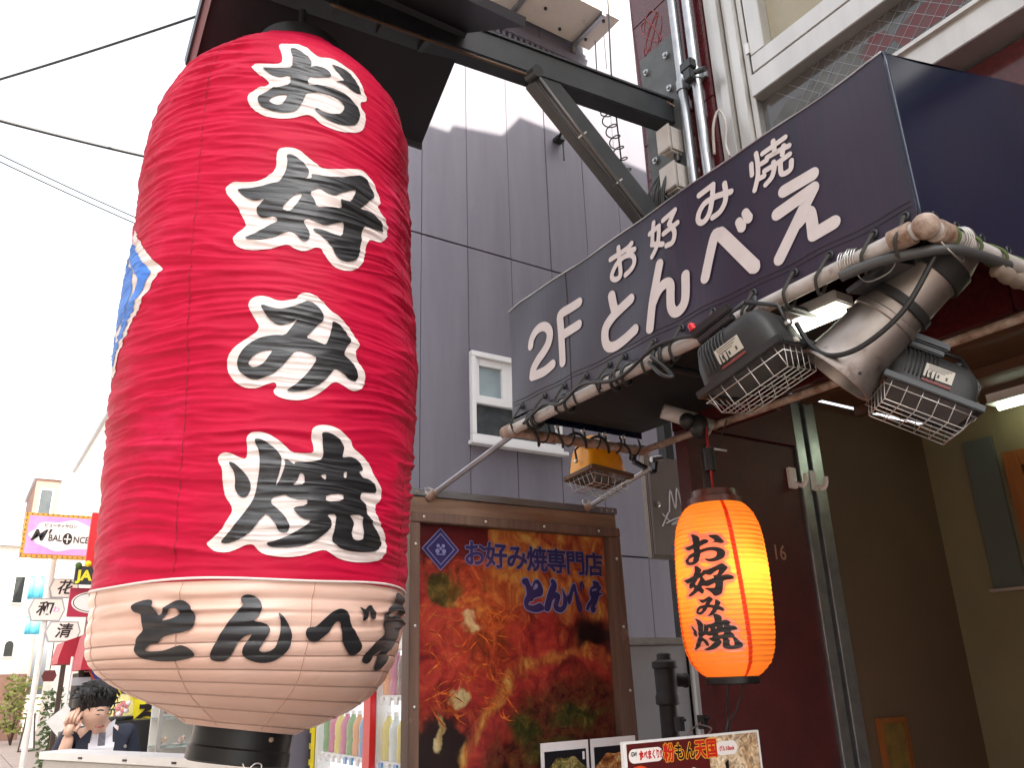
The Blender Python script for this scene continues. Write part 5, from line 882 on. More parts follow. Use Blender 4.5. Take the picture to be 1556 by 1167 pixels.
# food photograph printed on one sheet: areas of noodles, shavings, pancake and greens that run into each other
def poster_mat():
    m = bpy.data.materials.new('print_food'); m.use_nodes = True; N = m.node_tree.nodes; L = m.node_tree.links; b = N['Principled BSDF']
    tc = N.new('ShaderNodeTexCoord'); wz = N.new('ShaderNodeTexNoise'); wz.inputs['Scale'].default_value = 9; wz.inputs['Detail'].default_value = 6; L.new(tc.outputs['Object'], wz.inputs['Vector'])
    wv = N.new('ShaderNodeVectorMath'); wv.operation = 'MULTIPLY_ADD'; wv.inputs[1].default_value = (.16, 0, .16); L.new(wz.outputs['Color'], wv.inputs[0])
    sb_ = N.new('ShaderNodeVectorMath'); sb_.operation = 'ADD'; sb_.inputs[1].default_value = (-.08, 0, -.08); L.new(tc.outputs['Object'], sb_.inputs[0]); L.new(sb_.outputs[0], wv.inputs[2])
    def ramp(cols, scale, seed, dist=.6, st=(1, 1, 1), det=9):
        mp = N.new('ShaderNodeMapping'); mp.inputs['Location'].default_value = (seed, 0, seed*.7); mp.inputs['Scale'].default_value = st; L.new(tc.outputs['Object'], mp.inputs['Vector'])
        n = N.new('ShaderNodeTexNoise'); n.inputs['Scale'].default_value = scale; n.inputs['Detail'].default_value = det; n.inputs['Roughness'].default_value = .72; n.inputs['Distortion'].default_value = dist; L.new(mp.outputs[0], n.inputs['Vector'])
        r = N.new('ShaderNodeValToRGB')
        for i_, (p, c) in enumerate(cols):
            e = r.color_ramp.elements[i_] if i_ < 2 else r.color_ramp.elements.new(p)
            e.position = p; e.color = (*srgb(*c), 1)
        L.new(n.outputs[0], r.inputs[0]); return r.outputs[0]
    noodle = ramp([(.30, (20, 5, 5)), (.42, (92, 14, 10)), (.50, (140, 26, 12)), (.57, (164, 56, 16)), (.66, (190, 104, 34)), (.76, (206, 160, 90))], 11, 3, 1.2)
    red = ramp([(.30, (60, 6, 10)), (.48, (150, 20, 18)), (.62, (186, 50, 24)), (.75, (206, 110, 50))], 9, 8, .8)
    shav = ramp([(.30, (50, 16, 8)), (.42, (140, 44, 16)), (.50, (176, 92, 26)), (.58, (196, 140, 50)), (.70, (220, 190, 120))], 10, 5, 1.0, (1, 1, .45))
    panc = ramp([(.30, (14, 6, 5)), (.42, (58, 18, 10)), (.50, (100, 34, 16)), (.57, (84, 56, 22)), (.66, (138, 60, 26)), (.78, (176, 130, 84))], 26, 2, .3)
    green = ramp([(.30, (16, 16, 8)), (.45, (48, 50, 16)), (.56, (86, 76, 26)), (.70, (150, 120, 60))], 16, 6, .5)
    dark = ramp([(.3, (16, 7, 8)), (.6, (34, 13, 13)), (.8, (70, 24, 20))], 8, 1)
    pale = ramp([(.3, (120, 84, 44)), (.5, (180, 156, 98)), (.7, (214, 202, 158))], 12, 9)
    cur = noodle
    for (cx, cz, rx, rz, soft, src) in ((1.45, 1.72, .16, .24, .5, red), (1.62, 1.56, .12, .07, .6, red), (1.47, 1.30, .14, .16, .25, dark), (1.42, .85, .20, .40, .2, dark), (2.10, 2.0, .40, .20, .35, shav), (1.84, 2.12, .14, .08, .3, shav), (1.90, 1.74, .12, .12, .6, red), (2.20, 1.74, .12, .07, .9, dark),
                                        (2.10, .93, .63, .76, .05, shav), (2.11, .92, .605, .735, .06, red), (2.13, .90, .56, .70, .18, panc), (2.10, 1.44, .12, .04, .9, green), (1.86, 1.40, .07, .05, .9, green), (2.0, 1.32, .16, .04, .9, green), (1.51, 1.90, .075, .075, .5, green), (1.62, 1.78, .05, .018, .8, pale), (1.565, 1.505, .034, .036, .6, pale), (1.485, 1.41, .016, .045, .6, pale), (1.86, 1.80, .05, .04, .5, noodle), (1.60, 1.84, .08, .03, .7, shav)):
        s1 = N.new('ShaderNodeVectorMath'); s1.operation = 'SUBTRACT'; s1.inputs[1].default_value = (cx-1.85, 0, cz); L.new(wv.outputs[0], s1.inputs[0])
        s2 = N.new('ShaderNodeVectorMath'); s2.operation = 'MULTIPLY'; s2.inputs[1].default_value = (1/rx, 0, 1/rz); L.new(s1.outputs[0], s2.inputs[0])
        s3 = N.new('ShaderNodeVectorMath'); s3.operation = 'LENGTH'; L.new(s2.outputs[0], s3.inputs[0])
        mr = N.new('ShaderNodeMapRange'); mr.interpolation_type = 'SMOOTHSTEP'; mr.inputs['From Min'].default_value = 1-soft*.5; mr.inputs['From Max'].default_value = 1+soft*.5; mr.inputs['To Min'].default_value = 1; mr.inputs['To Max'].default_value = 0; L.new(s3.outputs['Value'], mr.inputs['Value'])
        mx = N.new('ShaderNodeMix'); mx.data_type = 'RGBA'; L.new(mr.outputs[0], mx.inputs[0]); L.new(cur, mx.inputs[6]); L.new(src, mx.inputs[7]); cur = mx.outputs[2]
    hs = N.new('ShaderNodeHueSaturation'); hs.inputs['Value'].default_value = .68; hs.inputs['Saturation'].default_value = .95; L.new(cur, hs.inputs['Color']); L.new(hs.outputs[0], b.inputs['Base Color']); b.inputs['Roughness'].default_value = .3; b.inputs['Coat Weight'].default_value = .7; b.inputs['Coat Roughness'].default_value = .06
    nb_ = N.new('ShaderNodeTexNoise'); nb_.inputs['Scale'].default_value = 30; mpb = N.new('ShaderNodeMapping'); mpb.inputs['Scale'].default_value = (1, 1, .06); L.new(tc.outputs['Object'], mpb.inputs['Vector']); L.new(mpb.outputs[0], nb_.inputs['Vector'])
    bp = N.new('ShaderNodeBump'); bp.inputs['Strength'].default_value = .25; bp.inputs['Distance'].default_value = .004; L.new(nb_.outputs[0], bp.inputs['Height']); L.new(bp.outputs[0], b.inputs['Coat Normal'])
    return m
PM_m = mat('print_maroon', srgb(72, 14, 18), .3, coat=.6)
MB().box((1.388, BY+.004, .08), (2.286, BY+.014, 2.143)).build('print_sheet', poster_mat(), pbd)
MB().add([(1.3885, BY+.003, 2.03), (1.70, BY+.003, 2.03), (1.70, BY+.003, 2.1425), (1.3885, BY+.003, 2.1425)], [(0,1,2,3)]).build('print_area', PM_m, pbd)
PM_s = photo_mat('print_strand', (2, 0, 2), [(.3, (120, 34, 12)), (.5, (160, 70, 24)), (.7, (190, 120, 60))], 10, fine=18)
random.seed(21); SN = MB()
for k in range(60):
    x = 1.40 + random.random()*.40; z = 1.48 + random.random()*.36; a = random.uniform(-1.0, .9); l = random.uniform(.05, .13); w = random.uniform(.003, .008); bnd = random.uniform(-.06, .06)
    C_ = [(x + l*t*math.cos(a) - bnd*t*(1-t)*math.sin(a)*4, z + l*t*math.sin(a) + bnd*t*(1-t)*math.cos(a)*4) for t in np.linspace(0, 1, 8)]
    C_ = [(min(max(p[0], 1.392), 2.28), p[1]) for p in C_]
    y_ = BY+.0030-.00002*k; nx_, nz_ = -math.sin(a), math.cos(a)
    V = [(p[0]+nx_*w/2*(1-abs(2*i/7-1)**3), y_, p[1]+nz_*w/2*(1-abs(2*i/7-1)**3)) for i, p in enumerate(C_)] + [(p[0]-nx_*w/2*(1-abs(2*i/7-1)**3), y_, p[1]-nz_*w/2*(1-abs(2*i/7-1)**3)) for i, p in enumerate(C_)]
    SN.add(V, [(i, i+1, 8+i+1, 8+i) for i in range(7)])
SN.build('print_strands', PM_s, pbd)['kind'] = 'stuff'
M_pblue = mat('print_blue', srgb(30, 31, 76), .35, coat=.5, col2=srgb(46, 38, 84), var=.6, vscale=10)
M_ppale = mat('print_pale_blue', srgb(112, 112, 150), .35, coat=.5)
def flat_glyph(key, x0, z0, x1, z1, y, m, parent, name, grow=0.0):
    g_ = GLYPH[key]; a = [v/1e4 for p in g_['B'] for v in p[::2]]; b = [v/1e4 for p in g_['B'] for v in p[1::2]]; u0, v0, u1, v1 = min(a), min(b), max(a), max(b)
    P = [chaikin([(x0 + (p[i]/1e4-u0)/(u1-u0)*(x1-x0), z0 + (p[i+1]/1e4-v0)/(v1-v0)*(z1-z0)) for i in range(0, len(p), 2)]) for p in g_['B']]
    if grow: # outline copy: push each contour outwards
        Q = []
        for p in P[:1]:
            ar = sum(p[i-1][0]*p[i][1]-p[i][0]*p[i-1][1] for i in range(len(p))); sg = 1 if ar > 0 else -1; q = []
            for i in range(len(p)):
                dx, dz = p[(i+1) % len(p)][0]-p[i-1][0], p[(i+1) % len(p)][1]-p[i-1][1]; l = math.hypot(dx, dz) or 1; q.append((p[i][0]+sg*dz/l*grow, p[i][1]-sg*dx/l*grow))
            Q.append(q)
        P = Q + (P[1:] if len(P) > 1 and key == 'be' else [])
    me = fill2d(P); V = [(v.co.x, y, v.co.y) for v in me.vertices]; F_ = [list(p.vertices) for p in me.polygons]; bpy.data.meshes.remove(me)
    return MB().add(V, F_).build(name, m, parent)
U_, V_, N_ = (1, 0, 0), (0, 0, 1), (0, -1, 0)
for i, ch in enumerate('お好み焼専門店'):
    xx = 1.637 + .0975*i
    bold_text(pbd, M_ppale, ch, (xx, BY, 2.036-.003*i), U_, V_, N_, .104, .0052, lift=.0003, name='letter_outline')
    bold_text(pbd, M_pblue, ch, (xx, BY, 2.036-.003*i), U_, V_, N_, .104, .0028, lift=.0012, name='letter')
for k, (a, b) in (('to', (1.850, 1.955)), ('n', (1.955, 2.070)), ('be', (2.070, 2.165)), ('e', (2.165, 2.268))):
    flat_glyph(k, a, 1.826, b, 1.958, BY-.0006, M_ppale, pbd, 'letter_outline', .0045)
    flat_glyph(k, a, 1.826, b, 1.958, BY-.0014, M_pblue, pbd, 'letter')
def diam(cx, cz, a, b, y, m, parent, hole=None):
    P = [[(cx, cz+b), (cx+a, cz), (cx, cz-b), (cx-a, cz)]]
    if hole: P.append([(cx, cz+b*hole), (cx+a*hole, cz), (cx, cz-b*hole), (cx-a*hole, cz)])
    me = fill2d(P); V = [(v.co.x, y, v.co.y) for v in me.vertices]; F_ = [list(p.vertices) for p in me.polygons]; bpy.data.meshes.remove(me)
    return MB().add(V, F_).build('crest', m, parent)
diam(1.487, 2.052, .080, .080, BY-.0004, M_ppale, pbd); diam(1.487, 2.052, .076, .076, BY-.001, M_pblue, pbd); diam(1.487, 2.052, .060, .060, BY-.0016, M_ppale, pbd, .93); 
for (dx, dz, r_) in ((-.011, .012, .007), (.011, .012, .007), (-.014, -.008, .009), (.014, -.008, .009), (0, .002, .006)):
    MB().add([(1.487+dx+r_*math.cos(t), BY-.0018-abs(dx)*.001, 2.052+dz+r_*math.sin(t)) for t in np.linspace(0, 2*math.pi, 14, endpoint=False)], [list(range(14))]).build('crest_mark', M_ppale, pbd)
MB().add([(1.469, BY-.0018, 2.030), (1.505, BY-.0018, 2.030), (1.505, BY-.0018, 2.034), (1.469, BY-.0018, 2.034)], [(0,1,2,3)]).build('crest_mark', M_ppale, pbd)
for (x, z) in [(1.40, 2.163), (1.67, 2.163), (1.95, 2.163), (2.235, 2.163), (1.367, 2.06), (1.367, 1.77), (1.367, 1.50), (2.325, 2.05), (2.335, 1.77), (2.345, 1.52)]:
    MB().lathe((x, BY-.031, z), [(.0065, 0), (.0055, .003), (.003, .005)], 10, (0, -1, 0)).build('screw', M_screw, pbd, True)
for k, x in enumerate((1.345, 1.375, 2.27, 2.30, 2.33)): MB().lathe((x, BY-.022, 2.258), [(.006, 0), (.005, .004)], 8, (0, -1, 0)).build('bolt', M_rust, pbd)

# photo menu sheets stuck on the board
M_sheet = mat('white_card', (.72, .71, .72), .4, coat=.3)
M_night = mat('print_black', srgb(24, 24, 30), .35, coat=.4)
food1 = photo_mat('print_seaweed_dish', (4, 0, 4), [(.3, (30, 30, 16)), (.45, (84, 84, 44)), (.56, (150, 140, 84)), (.7, (206, 190, 140))], 16, fine=60)
food2 = photo_mat('print_fried_dish', (9, 0, 2), [(.3, (60, 30, 14)), (.45, (150, 86, 44)), (.56, (200, 150, 86)), (.7, (236, 220, 180))], 14, fine=50)
for i, (a, b, fm) in enumerate(((1.884, 2.106, food1), (2.118, 2.345, food2))):
    t = thing('menu_sheet', ((a+b)/2, BY-.04, 1.0), 'white bordered menu photo on the poster board, %s' % ('the dish of dark shredded greens' if i == 0 else 'the dish of golden fried pieces'), 'menu sheet', 'menu photos on the board')
    MB().box((a, BY-.042, .9), (b, BY-.036, 1.352), .001).build('card', M_sheet, t)
    MB().box((a+.014, BY-.0432, .95), (b-.014, BY-.0421, 1.322)).build('photo_ground', M_night, t)
    P = [((a+b)/2 + .10*math.cos(q)*(1+.06*math.sin(5*q)), 1.225 + .075*math.sin(q)*(1+.08*math.sin(7*q))) for q in np.linspace(0, 2*math.pi, 40, endpoint=False)]
    P = [(min(max(p[0], a+.016), b-.016), p[1]) for p in P]
    MB().add([(p[0], BY-.0442, p[1]) for p in P], [list(range(40))]).build('food', fm, t)
    MB().box((b-.032, BY-.0442, 1.285), (b-.022, BY-.0433, 1.312)).build('tab', M_sheet, t)

# flyer board wired to the pillar
fy = thing('flyer_board', (1.93, 1.97, 0), 'cream flyer panel with red headline, in front of the maroon wall', 'flyer')
FY = 1.97; FZ = 1.404
M_cream = photo_mat('print_cream', (0, 0, 9), [(.3, (150, 110, 80)), (.48, (206, 176, 140)), (.6, (226, 204, 176)), (.72, (240, 226, 206))], 9, coat=.3, fine=30)
MB().box((1.655, FY-.006, .80), (2.225, FY+.010, FZ), .001).build('panel', mat('white_frame', (.75, .74, .73), .35), fy)
MB().box((1.664, FY-.0072, .81), (2.214, FY-.0061, FZ-.006)).build('print', M_cream, fy)
MB().box((1.664, FY-.0082, FZ-.095), (1.99, FY-.0073, FZ-.006)).build('dark_heading', mat('print_wine', srgb(86, 24, 24), .4), fy)
M_fred = mat('print_red', srgb(196, 34, 28), .4); M_fyel = mat('print_yellow', srgb(236, 170, 60), .4); M_fora = mat('print_orange', srgb(214, 78, 40), .4); M_fwht = mat('print_white', srgb(236, 228, 222), .4); M_fblk = mat('print_ink', srgb(30, 20, 20), .4)
def pill(x0, z0, x1, z1, k, m):
    r_ = (z1-z0)/2; P = [(x1-r_+r_*math.cos(t), (z0+z1)/2+r_*math.sin(t)) for t in np.linspace(-1.57, 1.57, 9)] + [(x0+r_+r_*math.cos(t), (z0+z1)/2+r_*math.sin(t)) for t in np.linspace(1.57, 4.71, 9)]
    MB().add([(p[0], FY-.0082-.0008*k, p[1]) for p in P], [list(range(18))]).build('bubble', m, fy)
pill(1.668, FZ-.058, 1.80, FZ-.020, 1, M_fwht); pill(2.02, FZ-.062, 2.115, FZ-.022, 1, M_fwht)
put_text(fy, M_fred, '食べまくり!!', (1.752, FY-.0092, FZ-.040), U_, V_, N_, .026, .0012, lift=.0008, sx=.62)
put_text(fy, M_fblk, 'GW', (1.688, FY-.0092, FZ-.034), U_, V_, N_, .016, .0005, lift=.0008, sx=.8)
bold_text(fy, M_fyel, '粉もん', (1.868, FY-.0084, FZ-.042), U_, V_, N_, .052, .0036, lift=.0004, sx=.84); bold_text(fy, M_fred, '粉', (1.824, FY-.0084, FZ-.042), U_, V_, N_, .052, .0015, lift=.0010, sx=.84); bold_text(fy, M_fblk, 'もん', (1.890, FY-.0084, FZ-.042), U_, V_, N_, .052, .0010, lift=.0010, sx=.84)
bold_text(fy, M_fyel, '天国', (1.978, FY-.0084, FZ-.042), U_, V_, N_, .056, .0042, lift=.0004, sx=.86); bold_text(fy, M_fred, '天国', (1.978, FY-.0084, FZ-.042), U_, V_, N_, .056, .0018, lift=.0010, sx=.86)
put_text(fy, M_fred, 'グルメBook', (2.067, FY-.0092, FZ-.044), U_, V_, N_, .016, .0006, lift=.0008, sx=.8)
MB().add([(1.705+.062*math.cos(t), FY-.0090, FZ-.125+.060*math.sin(t)) for t in np.linspace(0, 2*math.pi, 30, endpoint=False)], [list(range(30))]).build('food_ring', M_fora, fy)
MB().add([(1.705+.050*math.cos(t), FY-.0097, FZ-.130+.046*math.sin(t)) for t in np.linspace(0, 2*math.pi, 30, endpoint=False)], [list(range(30))]).build('food', food2, fy)
for k in range(4):
    MB().box((1.79, FY-.0095, FZ-.095-.017*k), (1.88+.03*(k % 2), FY-.0084, FZ-.0865-.017*k)).build('text_line', M_fwht if k % 2 == 0 else M_fred, fy)
MB().prism([(0, 0), (.13, -.035), (.115, -.10), (-.02, -.065)], (1.915, FY-.0090, FZ-.085), U_, V_, N_, .0006).build('ticket', M_fwht, fy)
put_text(fy, M_pblue, 'GW', (1.965, FY-.0098, FZ-.118), (.966, 0, -.259), (.259, 0, .966), N_, .032, .001, lift=.0008)
MB().add([(1.93+.012*math.cos(t), FY-.0100, FZ-.10+.010*math.sin(t)) for t in np.linspace(0, 2*math.pi, 16, endpoint=False)], [list(range(16))]).build('dot', M_fred, fy)
MB().prism([(0, 0), (.012, .012), (.01, .03), (.026, .04), (.022, .008), (.012, -.014)], (2.045, FY-.0085, FZ-.115), U_, V_, N_, .0006).build('print_figure', M_fblk, fy)
for a in ((1.93, 1.46), (2.02, 1.47)): MB().tube(catmull([(a[0]-.02, FY, FZ-.001), (a[0]+.05, FY+.05, FZ+.012), (2.13, FY+.16, FZ+.018), (2.22, FY+.245, FZ+.016)], 8), .0025, 6).build('wire', M_zinc, fy, True)
for x in (2.10, 2.21): MB().box((x, 2.19, FZ-.005), (x+.02, 2.219, FZ+.04)).cyl((x+.01, 2.19, FZ+.03), (x+.01, 2.175, FZ+.03), .005).build('wall_clip', M_black, fy)
MB().box((1.70, FY+.011, 0), (1.73, FY+.03, 1.3)).build('stand_leg', M_black, fy); MB().box((2.14, FY+.011, 0), (2.17, FY+.03, 1.3)).build('stand_leg', M_black, fy)

# ================================================================== ALLEY: meter box, low cabinet, standpipe
M_ebox = mat('brown_grey_enamel', srgb(128, 118, 112), .45, col2=srgb(108, 98, 92), var=.7, vscale=4, dirt=srgb(144, 134, 128), dscale=6, dthr=.64)
eb = thing('meter_box', (3.2, 3.25, 2.1), 'brown grey metal meter box with white scribbled graffiti behind the small lantern', 'meter box')
MB().box((2.985, 3.20, 2.145), (3.46, 3.245, 2.70), .006).build('cabinet', M_ebox, eb)
MB().box((2.995, 3.186, 2.16), (3.45, 3.199, 2.685), .004).build('door', M_ebox, eb)
MB().lathe((3.035, 3.185, 2.43), [(.016, 0), (.016, .008), (.009, .010), (.009, .016)], 16, (0, -1, 0)).build('lock', M_screw, eb, True, 40)
MB().box((3.20, 3.25, 0), (3.26, 3.31, 3.4)).build('post', M_black, eb)
M_chalk = mat('white_marker', (.75, .75, .75), .6)
for s_ in ([(95, 315), (118, 345)], [(118, 312), (92, 362)], [(122, 312), (132, 228), (146, 300), (158, 222), (172, 298)], [(172, 298), (180, 195), (200, 205), (230, 222), (262, 238)], [(180, 240), (200, 228), (196, 262), (178, 272)], [(205, 240), (222, 238), (226, 262), (208, 292), (230, 300)], [(228, 262), (256, 312)], [(252, 262), (226, 318)], [(106, 352), (150, 338), (214, 332), (160, 344), (126, 360), (190, 350)], [(165, 358), (172, 376)], [(180, 356), (187, 372)]):
    P = []
    for zx, zy in s_:
        pxx = 960 + zx/2.537; pyy = 660 + zy/2.537
        P.append((2.998 + (pxx-984)*.0050, 3.1845, 2.64 - (pyy-708)*.00355 + (pxx-984)*.0008))
    MB().tube(catmull(P, 5) if len(P) > 2 else P, .0042, 5).build('graffiti', M_chalk, eb)
MB().box((3.115, 3.1835, 2.185), (3.22, 3.1858, 2.215)).build('blue_sticker', mat('sticker_blue', srgb(50, 130, 170), .4), eb)
for k in range(3): MB().box((3.14+.025*k, 3.1822, 2.19), (3.155+.025*k, 3.1834, 2.21)).build('sticker_print', M_white, eb)
M_lgrey = mat('pale_grey_panel', srgb(172, 172, 176), .5, col2=srgb(150, 150, 154), var=.6, vscale=4)
gw = thing('low_cabinet', (3.0, 3.3, 0), 'pale grey low cabinet with rough concrete top behind the standpipe', 'cabinet')
MB().box((2.765, 3.25, 0), (3.215, 3.6, 1.712), .004).build('body', M_lgrey, gw)
MB().box((2.75, 3.22, 1.714), (3.28, 3.62, 1.75), .006).build('concrete_top', mat('rough_concrete', (.40, .38, .36), .85, col2=(.28, .26, .24), var=.8, vscale=12, bump=.6, bscale=60), gw)
MB().box((3.218, 3.235, 0), (3.236, 3.26, 1.712)).build('white_trim', M_white, gw)
MB().box((3.24, 3.24, 0), (3.38, 3.26, 1.712)).build('side_panel', M_lgrey, gw)
sp_ = thing('standpipe', (2.81, 3.0, 0), 'dark iron standpipe with capped head in front of the grey cabinet', 'standpipe')
M_iron = mat('dark_iron', srgb(52, 46, 46), .6, col2=srgb(38, 32, 32), var=.7, vscale=12, bump=.3, bscale=50)
MB().lathe((2.812, 3.0, 0), [(.042, 0), (.042, 1.44), (.055, 1.445), (.055, 1.48), (.050, 1.49), (.052, 1.60), (.060, 1.605), (.060, 1.63), (.035, 1.64), (.034, 1.665), (.02, 1.67)], 24).build('pipe', M_iron, sp_, True, 35)
MB().cyl((2.85, 2.99, 1.55), (2.905, 2.97, 1.545), .030, 16).sphere((2.905, 2.97, 1.545), .034, 14, 8, (.5, 1, 1)).build('outlet', M_iron, sp_, True, 45)

# ================================================================== VENDING MACHINES (face the street)
M_vred = mat('red_enamel', srgb(206, 24, 34), .3); M_vwht = mat('white_enamel', (.72, .72, .72), .35); M_vin = mat('white_display', (.78, .78, .80), .5, emit=.25, ecol=(.9, .95, 1))
M_vglass = mat('clear_acrylic', (1, 1, 1), .03, alpha=.10, spec=.5)
drink = [mat('drink_%s' % n, c, .3, coat=.5) for n, c in (('yellow', srgb(206, 190, 50)), ('magenta', srgb(180, 50, 110)), ('blue', srgb(90, 150, 200)), ('amber', srgb(214, 140, 50)), ('green', srgb(90, 150, 70)), ('clear', srgb(200, 214, 220)), ('brown', srgb(96, 52, 30)))]
M_bcap = mat('bottle_cap', (.8, .8, .82), .4)
def bottle_mesh(name, prof, n=12):
    return MB().lathe((0, 0, 0), prof, n)
bprof = [(.031, 0), (.033, .006), (.033, .06), (.029, .075), (.033, .09), (.033, .14), (.025, .165), (.0125, .185), (.0125, .196)]
cprof = [(.033, 0), (.033, .115), (.028, .122)]
bmeshes = {}
def vending(y0, y1, frame_m, label, seed):
    rnd = random.Random(seed); x0, x1 = 1.70, 2.36; t = thing('vending_machine', ((x0+x1)/2, (y0+y1)/2, 0), label, 'vending machine', 'vending machines in the alley')
    MB().box((x0+.10, y0, .05), (x1, y1, 1.83), .008).build('cabinet', M_vwht, t)
    MB().box((x0+.02, y0+.002, .05), (x0+.099, y0+.045, 1.83), .004).box((x0+.02, y1-.045, .05), (x0+.099, y1-.002, 1.83), .004).box((x0+.02, y0+.046, 1.72), (x0+.099, y1-.046, 1.83), .004).box((x0+.02, y0+.046, .05), (x0+.099, y1-.046, .86), .004).build('door_frame', frame_m, t)
    MB().box((x0+.094, y0+.046, .861), (x0+.0995, y1-.046, 1.719)).build('display_back', M_vin, t)
    for j, zz in enumerate((.93, 1.22, 1.50)):
        sh = MB().box((x0+.026, y0+.046, zz), (x0+.093, y1-.046, zz+.022), .002).build('shelf', M_vwht, t)
        k = 0; y = y0 + .085
        bt = MB()
        while y < y1 - .07:
            MB().box((x0+.016, y-.018, zz-.018), (x0+.0255, y+.018, zz+.016), .002).build('button', M_vwht if rnd.random() < .75 else drink[2], sh)
            kind = bprof if j != 0 or rnd.random() < .5 else cprof; s_ = .96 if kind is bprof else 1
            c = rnd.choice(drink)
            o = MB().lathe((x0+.060, y, zz+.023), [(a, b*s_) for a, b in kind], 12).build('bottle', c, t, True, 50)
            if kind is bprof: MB().cyl((x0+.060, y, zz+.023+.196*s_), (x0+.060, y, zz+.023+.215*s_), .0135, 10).build('cap', M_bcap, o)
            y += .078
    MB().box((x0+.0205, y0+.046, .862), (x0+.0225, y1-.046, 1.718)).build('glass', M_vglass, t)
    MB().box((x0+.012, y0+.2, .30), (x0+.0195, y1-.2, .48), .003).build('delivery_flap', M_black, t)
    return t
vending(2.97, 3.855, M_vwht, 'white drinks vending machine nearer the poster board', 1)
v2 = vending(3.86, 4.60, M_vwht, 'drinks vending machine beside the purple wall, red strip between it and its twin', 2)
MB().box((1.690, 3.815, .06), (1.719, 3.90, 1.82), .004).build('red_strip', M_vred, v2)
ys_ = MB().box((1.700, 4.603, .3), (1.72, 4.635, 1.7)).build('yellow_strip', mat('yellow_sticker', srgb(226, 206, 40), .4), v2)
for k in range(16): MB().box((1.697, 4.607, .4+.08*k), (1.6995, 4.631, .45+.08*k)).build('strip_print', M_black, ys_)

# ================================================================== WHITE STAND BEHIND THE LANTERN BASE
st = thing('sign_stand', (.5, 2.9, 0), 'white signboard with its shade painted grey, between the big lantern base and the person', 'signboard')
d = Vector((.376, -.927, 0)); nrm = Vector((.927, .376, 0)); A = Vector((.303, 3.40, 0))
def sb(l0, l1, n0, n1, z0, z1, nm, m, bev=.002):
    c = A + d*((l0+l1)/2) + nrm*((n0+n1)/2) + Vector((0, 0, (z0+z1)/2)); return MB().obox(c, d, nrm, Vector((0, 0, 1)), (l1-l0)/2, (n1-n0)/2, (z1-z0)/2, bev).build(nm, m, st)
M_stand = mat('shaded_white_sheet', srgb(176, 172, 166), .45, col2=srgb(150, 146, 140), var=.6, vscale=6, dirt=srgb(120, 108, 98), dscale=14, dthr=.66)  # white sheet greyed, the shade on its face put into the colour
sb(.015, 1.08, .008, .10, .0, 1.374, 'box', M_stand); sb(0, 1.10, 0, .11, 1.376, 1.400, 'top_frame', M_white)
for k in range(3): sb(.25+.25*k, .27+.25*k, -.003, .0, 1.384, 1.390, 'rivet', M_black, 0)
# ================================================================== STREET BEYOND
M_cream_b = mat('cream_render', (.70, .67, .61), .8, col2=(.62, .59, .53), var=.5, vscale=1.2)
M_brick = mat('brown_brick_far', (.30, .17, .12), .85, col2=(.22, .12, .09), var=.8, vscale=4)
M_dred = mat('dark_red_wall', srgb(120, 20, 36), .6, col2=srgb(96, 16, 30), var=.6, vscale=4)
M_rawn = mat('red_canvas', srgb(178, 26, 52), .6, col2=srgb(150, 20, 44), var=.6, vscale=5)
M_post = mat('dark_timber', srgb(74, 58, 48), .7, col2=srgb(52, 40, 34), var=.7, vscale=8, stretch=(3, 3, .4))
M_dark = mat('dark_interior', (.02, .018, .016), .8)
# restaurant building with red canvas awnings
rb = thing('red_awning_shop', (1.7, 12, 0), 'dark red shop front with two red canvas awnings down the street', 'shop')
MB().box((1.68, 9.9, 0), (6, 16, 4.6)).build('wall', M_cream_b, rb)
MB().box((1.30, 9.85, 0), (1.679, 11.4, 2.55), .004).build('porch', M_dred, rb)
for k, (yy, x0_, zt, zb) in enumerate(((9.75, 1.13, 2.36, 1.77), (10.9, 1.02, 2.24, 1.86))):
    prof = [(1.60, zt+.10), (1.45, zt+.06), (1.32, zt-.04), (x0_+.04, (zt+zb)/2+.05), (x0_, zb+.06), (x0_, zb), (1.60, zb)]
    MB().prism([(p[0], p[1]) for p in prof], (0, yy, 0), (1, 0, 0), (0, 0, 1), (0, 1, 0), .8).build('canvas_awning', M_rawn, rb)
for (x, y) in ((1.14, 9.95), (1.06, 10.9), (1.18, 10.3)): MB().box((x, y, 0), (x+.05, y+.05, 1.85), .003).build('post', M_post, rb)
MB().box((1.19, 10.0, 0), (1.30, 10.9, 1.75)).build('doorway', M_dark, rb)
MB().box((1.08, 9.88, 1.62), (1.26, 9.94, 1.70), .003).build('lintel_sign', M_lgrey, rb)
MB().cyl((1.045, 9.8, 0), (1.045, 9.8, 1.9), .012).build('white_pole', M_white, rb)
ov = thing('oval_sign', (1.36, 9.8, 1.65), 'blue oval signboard with red rim beside the red awnings', 'sign')
E_ = lambda a, b, n=30: [(a*math.cos(t)*.8+b*math.sin(t)*.5, -a*math.cos(t)*.75+b*math.sin(t)*.7) for t in np.linspace(0, 2*math.pi, n, endpoint=False)]
MB().prism(E_(.17, .075), (1.36, 9.80, 1.66), (1, 0, 0), (0, 0, 1), (0, 1, 0), .03).build('rim', mat('orange_rim', srgb(170, 50, 40), .5), ov)
MB().prism(E_(.155, .062), (1.365, 9.79, 1.665), (1, 0, 0), (0, 0, 1), (0, 1, 0), .009).build('face', mat('deep_blue', srgb(34, 42, 110), .4), ov)

